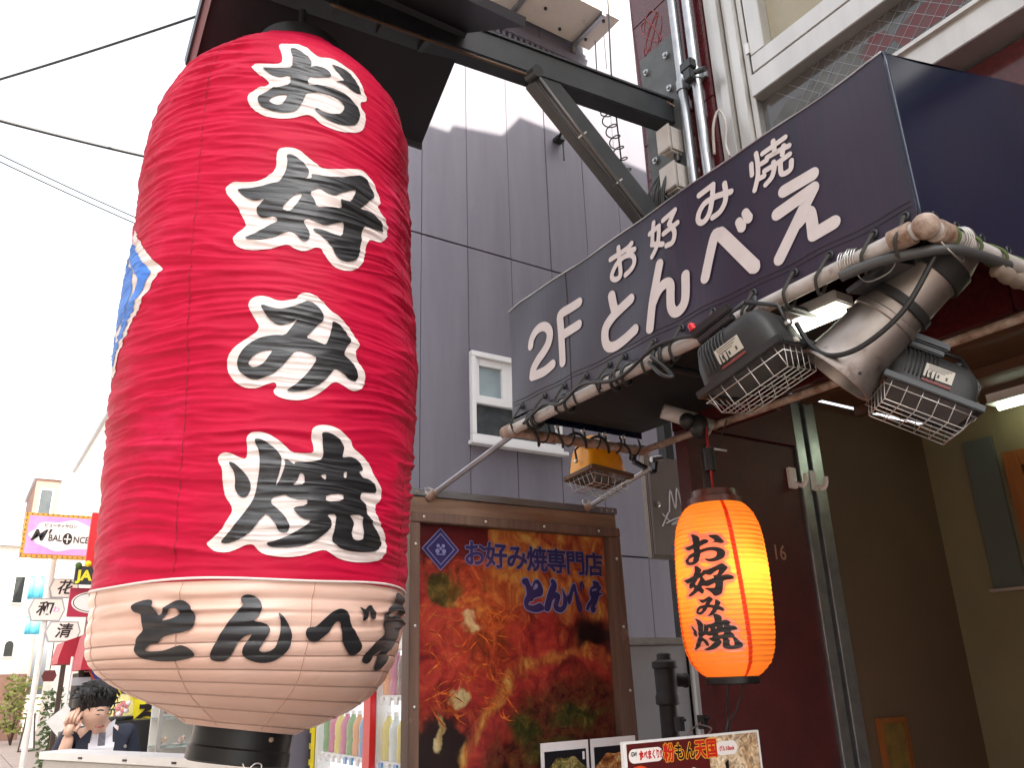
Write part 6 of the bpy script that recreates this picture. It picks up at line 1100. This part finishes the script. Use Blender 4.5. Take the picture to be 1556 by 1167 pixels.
# signs that stand out over the street
ms = thing('framed_sign', (1.0, 12, 3.2), 'pink and white salon sign in a studded yellow frame', 'sign')
M_pink = mat('pink_print', srgb(226, 140, 206), .5, col2=srgb(240, 180, 222), var=.7, vscale=6); M_yfr = mat('yellow_frame', srgb(214, 160, 50), .5)
MB().box((.52, 12, 3.17), (1.48, 12.12, 3.73)).build('box', M_yfr, ms)
for k in range(17):
    for zz in (3.185, 3.715): MB().lathe((.535+.058*k, 12, zz), [(.012, 0), (.008, .008)], 8, (0, -1, 0)).build('stud', M_brick, ms)
for k in range(9):
    MB().lathe((.535, 12, 3.21+.06*k), [(.012, 0), (.008, .008)], 8, (0, -1, 0)).build('stud', M_brick, ms)
MB().box((.562, 11.992, 3.21), (1.44, 11.9995, 3.69)).build('pink_panel', M_pink, ms)
P = [(1.0+.40*math.cos(t)*(1+.06*math.cos(8*t)), 3.455+.19*math.sin(t)*(1+.10*math.sin(6*t))) for t in np.linspace(0, 2*math.pi, 60, endpoint=False)]
MB().add([(p[0], 11.990, p[1]) for p in P], [list(range(60))]).build('white_cloud', M_fwht, ms)
put_text(ms, M_fblk, "M'", (.70, 11.988, 3.44), U_, V_, N_, .20, .004, shear=.35); put_text(ms, M_fblk, 'BAL', (.885, 11.988, 3.415), U_, V_, N_, .115, .002, sx=.8); put_text(ms, M_fblk, 'NCE', (1.185, 11.988, 3.405), U_, V_, N_, .115, .002, sx=.8)
put_text(ms, M_fblk, 'ビューティサロン', (.93, 11.988, 3.575), U_, V_, N_, .052, .001, sx=.9)
MB().prism([(.055*math.cos(t), .075*math.sin(t)) for t in np.linspace(0, 6.28, 20, endpoint=False)], (1.025, 11.9885, 3.415), U_, V_, N_, .002).build('emblem', M_fblk, ms)
MB().box((.985, 11.984, 3.405), (1.065, 11.9862, 3.42)).box((1.018, 11.9835, 3.36), (1.032, 11.9858, 3.47)).build('emblem_cross', M_fwht, ms)
MB().box((1.48, 12.03, 3.4), (1.68, 12.09, 3.46)).build('arm', M_black, ms)
hx = lambda a, b: [(-a, 0), (-a*.78, b), (a*.78, b), (a, 0), (a*.78, -b), (-a*.78, -b)]
pole = tag(MB().cyl((.955, 12.55, 0), (.955, 12.55, 3.6), .035, 16).build('sign_pole', M_white, None, True, 40), 'white pole carrying the hexagonal signs', 'pole')
for i, (cx, cz, a, b, tx, lab) in enumerate(((1.12, 2.845, .18, .125, '花', 'top of three, half behind the lantern'), (.955, 2.57, .215, .145, '和', 'middle one, shifted towards the street'), (1.18, 2.295, .21, .13, '清', 'lowest of three'))):
    t = thing('hexagon_sign', (cx, 12.5, cz), 'white hexagonal sign with brush character, the %s' % lab, 'sign', 'hexagonal signs on the pole')
    MB().prism(hx(a, b), (cx, 12.5, cz), U_, V_, (0, 1, 0), .05).build('case', M_lgrey, t)
    MB().prism(hx(a-.018, b-.016), (cx, 12.499, cz), U_, V_, (0, -1, 0), .006).build('face', M_fwht, t)
    put_text(t, M_fblk, tx, (cx-(.03 if i == 1 else 0), 12.492, cz), U_, V_, N_, .19, .004, shear=.2)
    if i == 1: put_text(t, M_pink, 'わ', (cx+.11, 12.492, cz), U_, V_, N_, .085, .002)
ja = thing('black_sign', (1.2, 10.2, 2.65), 'black sign with yellow letters beside the lantern edge', 'sign')
MB().box((.995, 10.2, 2.665), (1.60, 10.26, 2.86), .004).build('panel', M_black, ja)
M_yel = mat('bright_yellow', srgb(236, 214, 30), .5)
put_text(ja, M_yel, 'JA', (1.09, 10.198, 2.755), U_, V_, N_, .15, .006)
for k in range(6): MB().sphere((1.02+.09*k, 10.19, 2.865+.02*(k % 2)), .035, 8, 6).build('yellow_flower', M_yel if k % 2 else mat('leaf_deco', srgb(60, 90, 30), .6), ja)
MB().box((1.6, 10.21, 2.7), (1.68, 10.25, 2.76)).build('arm', M_black, ja)
rs = thing('red_oval_sign', (1.2, 10.3, 2.35), 'wine red sign with a white oval panel beside the lantern edge', 'sign')
MB().box((.985, 10.3, 2.33), (1.60, 10.36, 2.635), .004).build('panel', mat('wine_red', srgb(168, 24, 60), .45), rs)
MB().prism([(.20*math.cos(t), .115*math.sin(t)) for t in np.linspace(0, 6.283, 30, endpoint=False)], (1.21, 10.299, 2.482), U_, V_, N_, .006).build('oval_rim', M_fwht, rs)
MB().prism([(.185*math.cos(t), .102*math.sin(t)) for t in np.linspace(0, 6.283, 30, endpoint=False)], (1.21, 10.292, 2.482), U_, V_, N_, .003).build('oval_line', M_fblk, rs)
MB().prism([(.175*math.cos(t), .095*math.sin(t)) for t in np.linspace(0, 6.283, 30, endpoint=False)], (1.21, 10.288, 2.482), U_, V_, N_, .003).build('oval', M_fwht, rs)
MB().box((1.6, 10.31, 2.45), (1.68, 10.35, 2.51)).build('arm', M_black, rs)
bs = thing('blade_sign', (1.25, 11, 3), 'tall red blade sign peeking out behind the lantern', 'sign')
MB().box((1.17, 11.0, 2.95), (1.62, 11.08, 3.6), .004).build('panel', M_vred, bs); MB().box((1.15, 10.99, 2.93), (1.62, 11.09, 2.949)).build('frame', M_lgrey, bs); MB().box((1.62, 11.02, 3.4), (1.68, 11.06, 3.46)).build('arm', M_black, bs)
hp = thing('hanging_plate', (1.15, 13, 1.7), 'dark red lozenge plate hanging from the shop front', 'sign')
MB().prism([(-.09, 0), (-.06, .07), (.06, .07), (.09, 0), (.06, -.07), (-.06, -.07)], (1.14, 13.0, 1.76), U_, V_, (0, 1, 0), .03).build('plate', mat('maroon_plate', srgb(110, 50, 52), .5), hp); MB().cyl((1.14, 13.01, 1.83), (1.14, 13.01, 2.2), .006).build('chain', M_black, hp)
# cyan banners
for k, (x0_, x1_, z0_, z1_) in enumerate(((1.13, 1.42, 3.36, 3.83), (1.18, 1.46, 2.66, 3.02))):
    b = MB()
    for i in range(8):
        xa = x0_+(x1_-x0_)*i/8; xb = x0_+(x1_-x0_)*(i+1)/8; ya = 20+.02*math.sin(i*1.3); yb = 20+.02*math.sin((i+1)*1.3)
        b.add([(xa, ya, z0_), (xb, yb, z0_), (xb, yb, z1_), (xa, ya, z1_), (xa, ya+.004, z0_), (xb, yb+.004, z0_), (xb, yb+.004, z1_), (xa, ya+.004, z1_)], [(0,1,2,3),(7,6,5,4),(0,4,5,1),(3,2,6,7)])
    t = thing('street_banner', (x0_, 20, z0_), 'pale cyan street banner, the %s of two' % ('upper' if k == 0 else 'lower'), 'banner', 'cyan banners on the lamp pole')
    b.build('cloth', mat('cyan_cloth', srgb(80, 180, 210), .6, col2=srgb(120, 205, 225), var=.5, vscale=4), t, True); MB().cyl((x0_-.02, 20.01, z1_+.01), (x1_+.1, 20.01, z1_+.01), .012).build('rod', M_white, t)
tag(MB().cyl((1.53, 20.01, 0), (1.53, 20.01, 5.2), .05, 14).build('lamp_pole', M_white, None, True, 40), 'white lamp pole carrying the cyan banners', 'pole')
# far buildings
def far_building(name, x0_, x1_, y0_, y1_, h, m, label, nx, nz, zst, wf=.5, front='y'):
    t = thing(name, ((x0_+x1_)/2, y0_, 0), label, 'building'); MB().box((x0_, y0_, 0), (x1_, y1_, h)).build('wall', m, t)
    MB().box((x0_-.1, y0_-.1, h), (x1_+.1, y1_+.1, h+.2)).build('roof', M_lgrey, t)
    for i in range(nx):
        for j in range(nz):
            w = (x1_-x0_)/nx; a = x0_+w*(i+.5-wf/2); b = x0_+w*(i+.5+wf/2); z = zst+2.9*j
            if z+1.3 > h: continue
            f_ = MB().box((a-.06, y0_-.06, z-.06), (b+.06, y0_-.001, z+1.36)).build('window', M_white, t); MB().box((a, y0_-.07, z), (b, y0_-.061, z+1.3)).build('pane', M_glass, f_)
    return t
far_building('cream_building', 2.75, 9, 17, 33, 9, M_cream_b, 'cream building along the right side far down the street', 4, 2, 1.2)
far_building('brick_tower', 2.02, 2.95, 42, 48, 10.6, M_brick, 'narrow brown brick tower rising behind the salon sign', 1, 3, 3.0)
ab = thing('arched_building', (-2, 34, 0), 'cream building with arched windows and brown base closing the street', 'building')
MB().box((-9, 34, 0), (2.35, 42, 6.4)).build('wall', M_cream_b, ab); MB().box((-9.05, 33.9, 0), (2.3, 33.999, 2.1)).build('base', M_brick, ab); MB().box((-9.2, 33.8, 6.4), (2.5, 42.2, 6.7)).build('cornice', M_lgrey, ab)
for k in range(8):
    cx = 1.63 - 1.3*k; P = [(-.13, 0), (.13, 0), (.13, .35)] + [(.13*math.cos(t), .35+.16*math.sin(t)) for t in np.linspace(.3, 2.84, 7)] + [(-.13, .35)]
    f_ = MB().prism([(p[0]*1.3, p[1]*1.12-.04) for p in P], (cx, 33.999, 2.68), U_, V_, N_, .05).build('arched_window', M_white, ab)
    MB().prism(P, (cx, 33.948, 2.68), U_, V_, N_, .004).build('pane', M_glass, f_)
    f2 = MB().box((cx-.2, 33.93, 4.4), (cx+.2, 33.999, 5.4)).build('window', M_white, ab); MB().box((cx-.14, 33.92, 4.46), (cx+.14, 33.929, 5.34)).build('pane', M_glass, f2)
# houses across the street, out of view to the left but closing the place
for k, (y0_, y1_, h, m_, lb) in enumerate(((-9, -1, 9, M_cream_b, 'cream three storey building across the street, nearest the camera'), (-.9, 7, 10.5, M_lgrey, 'grey building across the street, facing the lantern'), (7.1, 16, 8, M_cream_b, 'low cream building across the street, beyond the grey one'))):
    t = thing('street_building', (-7, y0_, 0), lb, 'building'); MB().box((-13, y0_, 0), (-6.5, y1_, h)).build('wall', m_, t)
    for j in range(3):
        for i in range(3):
            yy = y0_ + (y1_-y0_)*(i+.5)/3; zz = 1+2.8*j
            f_ = MB().box((-6.5, yy-.9, zz), (-6.46, yy+.9, zz+1.5)).build('window', M_white, t); MB().box((-6.459, yy-.84, zz+.06), (-6.45, yy+.84, zz+1.44)).build('pane', M_glass, f_)

# ---- planting, A-board
M_leaf = mat('leaf_green', (.06, .10, .03), .55, col2=(.10, .15, .04), var=.8, vscale=3); M_leafy = mat('leaf_yellow_green', (.20, .22, .04), .55, col2=(.14, .16, .03), var=.8, vscale=3); M_bark = mat('bark', (.10, .07, .05), .9)
def shrub(loc, h, rx, label, m, seed, n=260, ls=.06, pot=True):
    rnd = random.Random(seed); t = thing('potted_shrub' if pot else 'shrub', loc, label, 'plant', 'shrubs along the street'); c = Vector(loc)
    z0_ = .32 if pot else 0
    if pot: MB().lathe(c, [(.14, 0), (.18, .30), (.19, .30), (.19, .33), (.16, .33), (.155, .28)], 16).build('pot', mat('terracotta', (.28, .12, .07), .8), t, True, 35)
    st_ = MB()
    for k in range(5): st_.tube([c+Vector((0, 0, z0_-.03)), c+Vector((rnd.uniform(-.5, .5)*rx, rnd.uniform(-.5, .5)*rx, z0_+h*.5)), c+Vector((rnd.uniform(-.8, .8)*rx, rnd.uniform(-.8, .8)*rx, z0_+h*.9))], [.018, .012, .005], 6)
    st_.build('stem', M_bark, t, True)
    lf = MB()
    for k in range(n):
        a = rnd.random()*6.283; r_ = rx*(rnd.random()**.5)*(.75+.3*math.sin(3*a+seed)); zz = z0_ + h*(.18+.82*rnd.random()); r_ *= 1-.55*abs((zz-z0_)/h-.5)
        p = c + Vector((r_*math.cos(a), r_*math.sin(a), zz)); u = Vector((rnd.gauss(0, 1), rnd.gauss(0, 1), rnd.gauss(0, .6))).normalized(); v = u.orthogonal().normalized(); s_ = ls*rnd.uniform(.6, 1.3)
        lf.add([p, p+u*s_*.5+v*s_*.28, p+u*s_, p+u*s_*.5-v*s_*.28], [(0,1,2,3)])
    lf.build('crown', m, t); return t
shrub((1.36, 14, 0), 1.25, .26, 'dark green potted shrub beside the white pole', M_leaf, 2, 420, .08)
shrub((1.52, 13.2, 0), 1.0, .22, 'smaller green potted shrub close to the red awning shop', M_leaf, 5, 300, .07)
shrub((1.95, 31, 0), 2.0, .65, 'yellow green shrub at the far end of the street', M_leafy, 9, 500, .16, False)
ab_ = thing('a_board', (2.1, 27.5, 0), 'white folding pavement board far down the street', 'sign board')
MB().bar((1.92, 27.3, 0), (2.02, 27.45, .98), .03, .03).bar((2.30, 27.3, 0), (2.20, 27.45, .98), .03, .03).build('legs_frame', M_post, ab_); MB().prism([(-.17, .1), (.17, .1), (.11, .93), (-.11, .93)], (2.11, 27.36, 0), U_, (0, .15, 1), (0, -1, 0), .012).build('face', M_fwht, ab_)
MB().bar((1.9, 27.3, .03), (2.32, 27.3, .03), .03, .04).build('foot_bar', M_post, ab_)
lec = thing('menu_lectern', (1.02, 9.2, 0), 'grey slanted menu stand in front of the red awning shop', 'menu stand'); MB().bar((1.0, 9.2, 0), (1.0, 9.2, 1.22), .10, .03, up=(0, 1, 0)).build('post', M_ebox, lec); MB().bar((.93, 9.2, 1.20), (1.09, 9.2, 1.34), .3, .014, up=(0, 1, 0)).build('desk', M_white, lec)

# ---- shop goods along the frontage behind the man
gm = thing('capsule_machine', (1.12, 7.0, 0), 'clear domed capsule machine with red contents on a black cabinet', 'capsule machine')
MB().box((1.03, 6.85, 0), (1.345, 7.2, 1.365), .006).build('cabinet', M_fblack, gm)
for k in range(3): MB().box((1.16+.05*k, 6.846, 1.1-.06*k), (1.22+.05*k, 6.849, 1.13-.06*k)).build('red_display', M_redknob, gm)
MB().lathe((1.12, 7.0, 1.368), [(.085, 0), (.088, .01), (.088, .02), (.08, .025)], 28).build('collar', M_fblack, gm, True, 40)
MB().lathe((1.12, 7.0, 1.394), [(.078, 0), (.082, .05), (.078, .09), (.062, .125), (.035, .147), (.001, .155)], 28, cap=False).build('dome', mat('clear_dome', (1, 1, 1), .04, alpha=.18), gm, True)
rnd = random.Random(4)
for k in range(14): MB().sphere((1.12+rnd.uniform(-.045, .045), 7.0+rnd.uniform(-.045, .045), 1.41+.018*(k//3)), .018, 10, 7).build('capsule', M_redknob if k % 4 else M_fwht, gm, True)
yb = thing('yellow_banner', (1.3, 7.6, 0), 'yellow cloth banner with black lettering behind the capsule machine', 'banner')
Vb = [(1.10+.40*i/12, 7.6+.012*math.sin(i*1.1), z) for z in (.55, 1.82) for i in range(13)]
MB().add(Vb + [(a, b+.004, c) for a, b, c in Vb], [(i, i+1, 14+i, 13+i) for i in range(12)] + [(26+i, 39+i, 40+i, 27+i) for i in range(12)]).build('cloth', mat('yellow_cloth', srgb(236, 220, 34), .6, col2=srgb(222, 200, 24), var=.6, vscale=5), yb, True)
put_text(yb, M_fblk, 'る', (1.40, 7.582, 1.36), U_, V_, N_, .20, .010, lift=.001, sx=.9); put_text(yb, M_fblk, 'の', (1.27, 7.582, 1.60), U_, V_, N_, .20, .010, lift=.001)
put_text(yb, M_fblk, '%', (1.46, 7.582, 1.12), U_, V_, N_, .14, .004, lift=.001)
MB().cyl((1.08, 7.61, 0), (1.08, 7.61, 1.95), .014).cyl((1.08, 7.61, 1.84), (1.52, 7.61, 1.84), .008).build('pole', M_white, yb)
sc = thing('display_case', (1.66, 8.0, 0), 'glass display case with plates of sample food beside the yellow banner', 'display case')
MB().box((1.49, 7.95, 0), (1.92, 8.3, .95), .005).build('base', M_lgrey, sc); MB().box((1.49, 8.28, .951), (1.92, 8.3, 1.78)).build('back', M_cream_b, sc)
for x in (1.49, 1.86): MB().box((x, 7.95, .951), (x+.035, 7.985, 1.78)).build('post', M_alu, sc)
MB().box((1.49, 7.95, 1.781), (1.92, 8.3, 1.83)).build('top', M_alu, sc)
fm_ = [mat('sample_%d' % i, c, .5, col2=c2, var=1, vscale=40) for i, (c, c2) in enumerate(((srgb(190, 150, 90), srgb(90, 50, 30)), (srgb(214, 206, 190), srgb(160, 120, 60)), (srgb(120, 60, 40), srgb(220, 210, 200))))]
for j, z in enumerate((1.02, 1.20, 1.38, 1.56)):
    MB().box((1.492, 7.99, z), (1.918, 8.279, z+.008)).build('glass_shelf', mat('shelf_glass', (.5, .62, .6), .1, alpha=.5), sc)
    for i in range(3):
        pl_ = MB().lathe((1.565+.13*i, 8.08, z+.009), [(.03, 0), (.055, .012), (.05, .012)], 16).build('plate', M_fwht, sc, True, 40)
        B_ = MB()
        for q in range(7): B_.sphere((1.565+.13*i+rnd.uniform(-.03, .03), 8.08+rnd.uniform(-.03, .03), z+.035+rnd.uniform(0, .015)), rnd.uniform(.012, .022), 7, 5)
        B_.build('food', fm_[(i+j) % 3], pl_, True)

sc.location = (1.375, 6.29, 0); sc.scale = (.8, .8, 1)

# ---- overhead wires
for k, (a, b, sag, r_, lb) in enumerate((((-5.6, 15.0, 8.3), (1.58, 6.65, 8.15), .30, .014, 'thick overhead cable that meets the left end of the black lantern roof'), ((-6.5, 8.15, 7.35), (1.58, 8.43, 7.1), .30, .016, 'thick overhead cable, the lowest thick one left of the lantern'), ((-6.5, 4.85, 6.9), (1.58, 9.15, 6.55), .30, .006, 'thin overhead wire, upper of the pair below the thick cable'), ((-6.5, 4.70, 6.75), (1.58, 9.05, 6.42), .30, .006, 'thin overhead wire, lower of the pair below the thick cable'))):
    w_ = MB().tube(rib_line(a, b, sag, 30), r_, 6).build('overhead_wire', M_rubber, None, True); tag(w_, lb, 'wire', 'overhead wires')
# ================================================================== MAN ON THE PHONE
def skin(name, verts, edges, radii, m, parent, root=0, sub=2):
    me = bpy.data.meshes.new(name); o0 = WLOC[parent.name]; me.from_pydata([tuple(Vector(v)-o0) for v in verts], edges, []); o = bpy.data.objects.new(name, me); COL.objects.link(o)
    md = o.modifiers.new('skin', 'SKIN'); md.use_smooth_shade = True; md.branch_smoothing = .6
    for i, r_ in enumerate(radii): me.skin_vertices[0].data[i].radius = r_ if isinstance(r_, tuple) else (r_, r_); me.skin_vertices[0].data[i].use_root = (i == root)
    s2 = o.modifiers.new('sub', 'SUBSURF'); s2.levels = sub; s2.render_levels = sub
    dg = bpy.context.evaluated_depsgraph_get(); m2 = bpy.data.meshes.new_from_object(o.evaluated_get(dg)); bpy.data.objects.remove(o)
    m2.materials.clear(); m2.materials.append(m); m2.polygons.foreach_set('use_smooth', [True]*len(m2.polygons))
    ob = bpy.data.objects.new(name, m2); COL.objects.link(ob); ob.parent = parent; WLOC[ob.name] = o0; return ob
mx_, my_ = .62, 4.25
man = thing('person', (mx_, my_, 0), 'person in a navy suit and white shirt, head bowed, holding a phone to the ear', 'person')
M_skin = mat('skin', srgb(236, 196, 174), .55, col2=srgb(222, 176, 152), var=.5, vscale=20); M_hair = mat('black_hair', (.012, .010, .010), .5, bump=.6, bscale=160, bstretch=(1, 1, .25)); M_suit = mat('navy_suit', srgb(34, 40, 58), .75, col2=srgb(26, 30, 46), var=.6, vscale=60, bump=.15, bscale=200); M_shirt = mat('white_shirt', (.70, .70, .74), .7)
# body (skin shows at head, neck, hands)
hd = Vector((.545, 4.10, 1.458))
bv = [(mx_, my_, .92), (mx_, my_, 1.10), (.60, my_-.03, 1.27), (.585, my_-.07, 1.36), (.57, my_-.11, 1.41), tuple(hd), (.535, hd.y-.01, 1.513),
      (mx_-.09, my_, .86), (mx_-.10, my_-.02, .48), (mx_-.10, my_+.02, .08), (mx_-.10, my_-.10, .04), (mx_+.09, my_, .86), (mx_+.10, my_-.02, .48), (mx_+.10, my_+.02, .08), (mx_+.11, my_-.10, .04),
      (.48, my_-.03, 1.355), (.425, my_-.07, 1.18), (.445, my_-.17, 1.33), (.448, my_-.175, 1.37), (.715, my_-.01, 1.355), (.755, my_, 1.07), (.75, my_-.10, .86), (.745, my_-.13, .80)]
be_ = [(0,1),(1,2),(2,3),(3,4),(4,5),(5,6),(0,7),(7,8),(8,9),(9,10),(0,11),(11,12),(12,13),(13,14),(3,15),(15,16),(16,17),(17,18),(3,19),(19,20),(20,21),(21,22)]
br_ = [(.14,.11),(.13,.10),(.11,.08),(.052,.05),.046,(.074,.088),(.070,.085),.085,.055,.042,.035,.085,.055,.042,.035,.040,.036,.028,.024,.040,.040,.030,.024]
body = skin('body', bv, be_, br_, M_skin, man)
# face: press in eye sockets, pull out nose and chin; the face looks down and to the right of the picture
fdir = Vector((.42, -.80, -.42)).normalized(); fup = (Vector((0, 0, 1)) - fdir*fdir.z).normalized(); fr_ = fdir.cross(fup)
hc = Vector((.542, 4.095, 1.478)) - WLOC[man.name]
for v in body.data.vertices:
    r_ = v.co - hc
    if r_.length < .14:
        a, b, c = r_.dot(fr_), r_.dot(fup), r_.dot(fdir)
        if c > .02:
            v.co += fdir*(.022*math.exp(-(a/.014)**2-((b+.012)/.026)**2)) - fdir*(.008*(math.exp(-((a-.030)/.016)**2-((b-.010)/.012)**2) + math.exp(-((a+.030)/.016)**2-((b-.010)/.012)**2))) + fdir*(.008*math.exp(-(a/.03)**2-((b+.075)/.018)**2))
W0 = WLOC[man.name]
for s_ in (-1, 1):
    p = hc + W0 + fr_*(.030*s_) + fup*.006 + fdir*.080
    MB().tube([p-fr_*.013-fdir*.003, p-fup*.002+fdir*.002, p+fr_*.013-fdir*.003], [.001, .0028, .001], 6).build('eye', M_fblack, man, True)
    MB().tube([p+fup*.020+fr_*(-.016)+fdir*.006, p+fup*.025+fdir*.010, p+fup*.020+fr_*.016+fdir*.004], .0035, 5).build('eyebrow', M_hair, man, True)
    pe = hc + W0 + fr_*(.078*s_) - fdir*.005; MB().sphere(pe, .026, 10, 8, (.45, .8, 1.15)).build('ear', M_skin, man, True)
MB().tube([hc+W0+fr_*(-.022)-fup*.050+fdir*.084, hc+W0-fup*.052+fdir*.090, hc+W0+fr_*.022-fup*.050+fdir*.084], .0045, 6).build('mouth', mat('lips', srgb(170, 96, 88), .5), man, True)
# hair: shell over the back and top of the head with tufts
hb = MB(); rnd = random.Random(8)
hcw = hc + W0 - fdir*.014 + fup*.026
hb.v = []; n, m_ = 28, 16
for i in range(m_+1):
    for k in range(n):
        t = math.pi*.78*i/m_; q = 2*math.pi*k/n; dv = fup*math.cos(t) + (fr_*math.cos(q)+fdir*math.sin(q))*math.sin(t)
        lim = 1.0
        rr = .095 if dv.dot(fdir) < .25 else .095 - .026*min(1, (dv.dot(fdir)-.25)/.3)*(1 if dv.dot(fup) < .72 else .25)
        rr += .004*math.sin(k*5.0)*math.sin(t*2)
        hb.v.append(tuple(hcw + dv*rr*Vector((1, 1, 1)).length/1.732))
for i in range(m_):
    for k in range(n): hb.f.append([i*n+k, (i+1)*n+k, (i+1)*n+(k+1) % n, i*n+(k+1) % n]); hb.fm.append(0)
for k in range(420):
    dv = Vector((rnd.gauss(0, 1), rnd.gauss(0, 1), rnd.gauss(0, 1))).normalized(); dv = (dv + fup*.9 - fdir*.15).normalized()
    if dv.dot(fdir) > .72: continue
    p = hcw + dv*.089; tg = (dv.cross(fr_)*rnd.choice((-1, 1)) + fr_*rnd.uniform(-.6, .6) - fup*.2).normalized(); hb.tube([p, p+dv*.007+tg*.02, p+dv*.003+tg*.045], [.0035, .003, .0006], 4)
hb.build('hair', M_hair, man, True)
# raised hand with fingers round the phone
ph = Vector((.448, 4.075, 1.385)); pd = Vector((.10, .05, 1)).normalized()
MB().obox(ph + Vector((-.005, -.02, .005)), Vector((1, .1, 0)).normalized(), pd.cross(Vector((1, .1, 0))).normalized(), pd, .022, .012, .030, .008).build('palm', M_skin, man, True)
for k in range(4):
    b0 = ph + Vector((-.024+.0155*k, -.026, .028+.004*(1.5-abs(k-1.5)))); MB().tube([b0, b0+Vector((.004, -.010, .026)), b0+Vector((.018, .004, .046+.004*(k % 3))), b0+Vector((.030, .016, .052))], [.0085, .008, .0075, .006], 8).build('finger', M_skin, man, True)
MB().tube([ph + Vector((.018, -.02, -.005)), ph + Vector((.034, -.022, .018)), ph + Vector((.036, -.012, .042))], [.010, .009, .007], 8).build('thumb', M_skin, man, True)
phn = MB().obox(ph + Vector((.012, .008, .040)), Vector((.25, .95, .15)).normalized(), Vector((0, 0, 1)).cross(Vector((.25, .95, .15))).normalized(), Vector((.05, -.16, 1)).normalized(), .007, .024, .055, .004)
phn.v = [tuple(Vector((.70, 4.8, 0)) + (Vector(p) - Vector((mx_, my_, 0)))*1.02) for p in phn.v]
tag(phn.build('phone', M_fblack), "black phone held to the suited person's ear", 'phone')
# suit jacket, shirt, tie, trousers
jv = [(mx_, my_, .80), (mx_, my_, 1.05), (.605, my_-.02, 1.24), (.60, my_-.015, 1.365), (.475, my_-.02, 1.365), (.425, my_-.06, 1.18), (.437, my_-.15, 1.285), (.72, my_-.0, 1.365), (.76, my_+.01, 1.07), (.755, my_-.09, .88)]
je = [(0,1),(1,2),(2,3),(3,4),(4,5),(5,6),(3,7),(7,8),(8,9)]
skin('jacket', jv, je, [(.18,.13),(.155,.125),(.16,.13),(.11,.10),(.072,.074),.056,.044,(.072,.074),.058,.046], M_suit, man)
skin('trousers', [(mx_, my_, .90), (mx_-.09, my_, .84), (mx_-.10, my_-.02, .48), (mx_-.10, my_+.02, .12), (mx_+.09, my_, .84), (mx_+.10, my_-.02, .48), (mx_+.10, my_+.02, .12)], [(0,1),(1,2),(2,3),(0,4),(4,5),(5,6)], [.14,.105,.075,.062,.105,.075,.062], M_suit, man)
for s_ in (-1, 1): MB().sphere((mx_+.105*s_, my_-.06, .045), .05, 14, 8, (.85, 2.4, .9)).build('shoe', M_fblack, man, True)
# shirt front: a curved wedge set into the jacket opening, collar, tie, lapels
sf = MB(); c0 = Vector((.585, my_-.125, 1.40))
sh = [(-.055, .0, 1.40), (.065, .0, 1.395), (.055, -.055, 1.30), (.02, -.075, 1.14), (.0, -.075, 1.08), (-.02, -.075, 1.14), (-.055, -.055, 1.30)]
sf.add([(.592+a, my_-.105+b, z) for a, b, z in sh] + [(.592+a*.8, my_-.06+b, z) for a, b, z in sh], [list(range(7)), list(range(7, 14))[::-1]] + [(i, (i+1) % 7, 7+(i+1) % 7, 7+i) for i in range(7)])
sf.build('shirt_front', M_shirt, man)
for s_ in (-1, 1):
    MB().prism([(0, 0), (.055, .035), (.050, -.015), (.015, -.055)] if s_ > 0 else [(0, 0), (-.055, .035), (-.050, -.015), (-.015, -.055)], (.592, my_-.118, 1.385), (1, 0, 0), (0, .25, 1), (0, -1, 0), .008).build('collar', M_shirt, man)
    MB().prism([(.045*s_, .39-.0), (.105*s_, .33), (.11*s_, .27), (.02*s_, .05), (.012*s_, .07), (.052*s_, .27)], (.592, my_-.170, 1.0), (1, 0, 0), (0, .10, 1), (0, -1, 0), .010).build('lapel', M_suit, man)
MB().prism([(-.014, 0), (.014, 0), (.022, -.28), (0, -.31), (-.022, -.28)], (.592, my_-.138, 1.365), (1, 0, 0), (0, .16, 1), (0, -1, 0), .008).build('tie', mat('grey_tie', srgb(120, 118, 130), .6, col2=srgb(80, 78, 92), var=1, vscale=60), man)
MB().lathe((.695, my_-.168, 1.30), [(.008, 0), (.006, .003)], 10, (0, -1, 0)).build('lapel_pin', M_screw, man)
man.location = (.70, 4.8, 0); man.scale = (1.02, 1.02, 1.02)
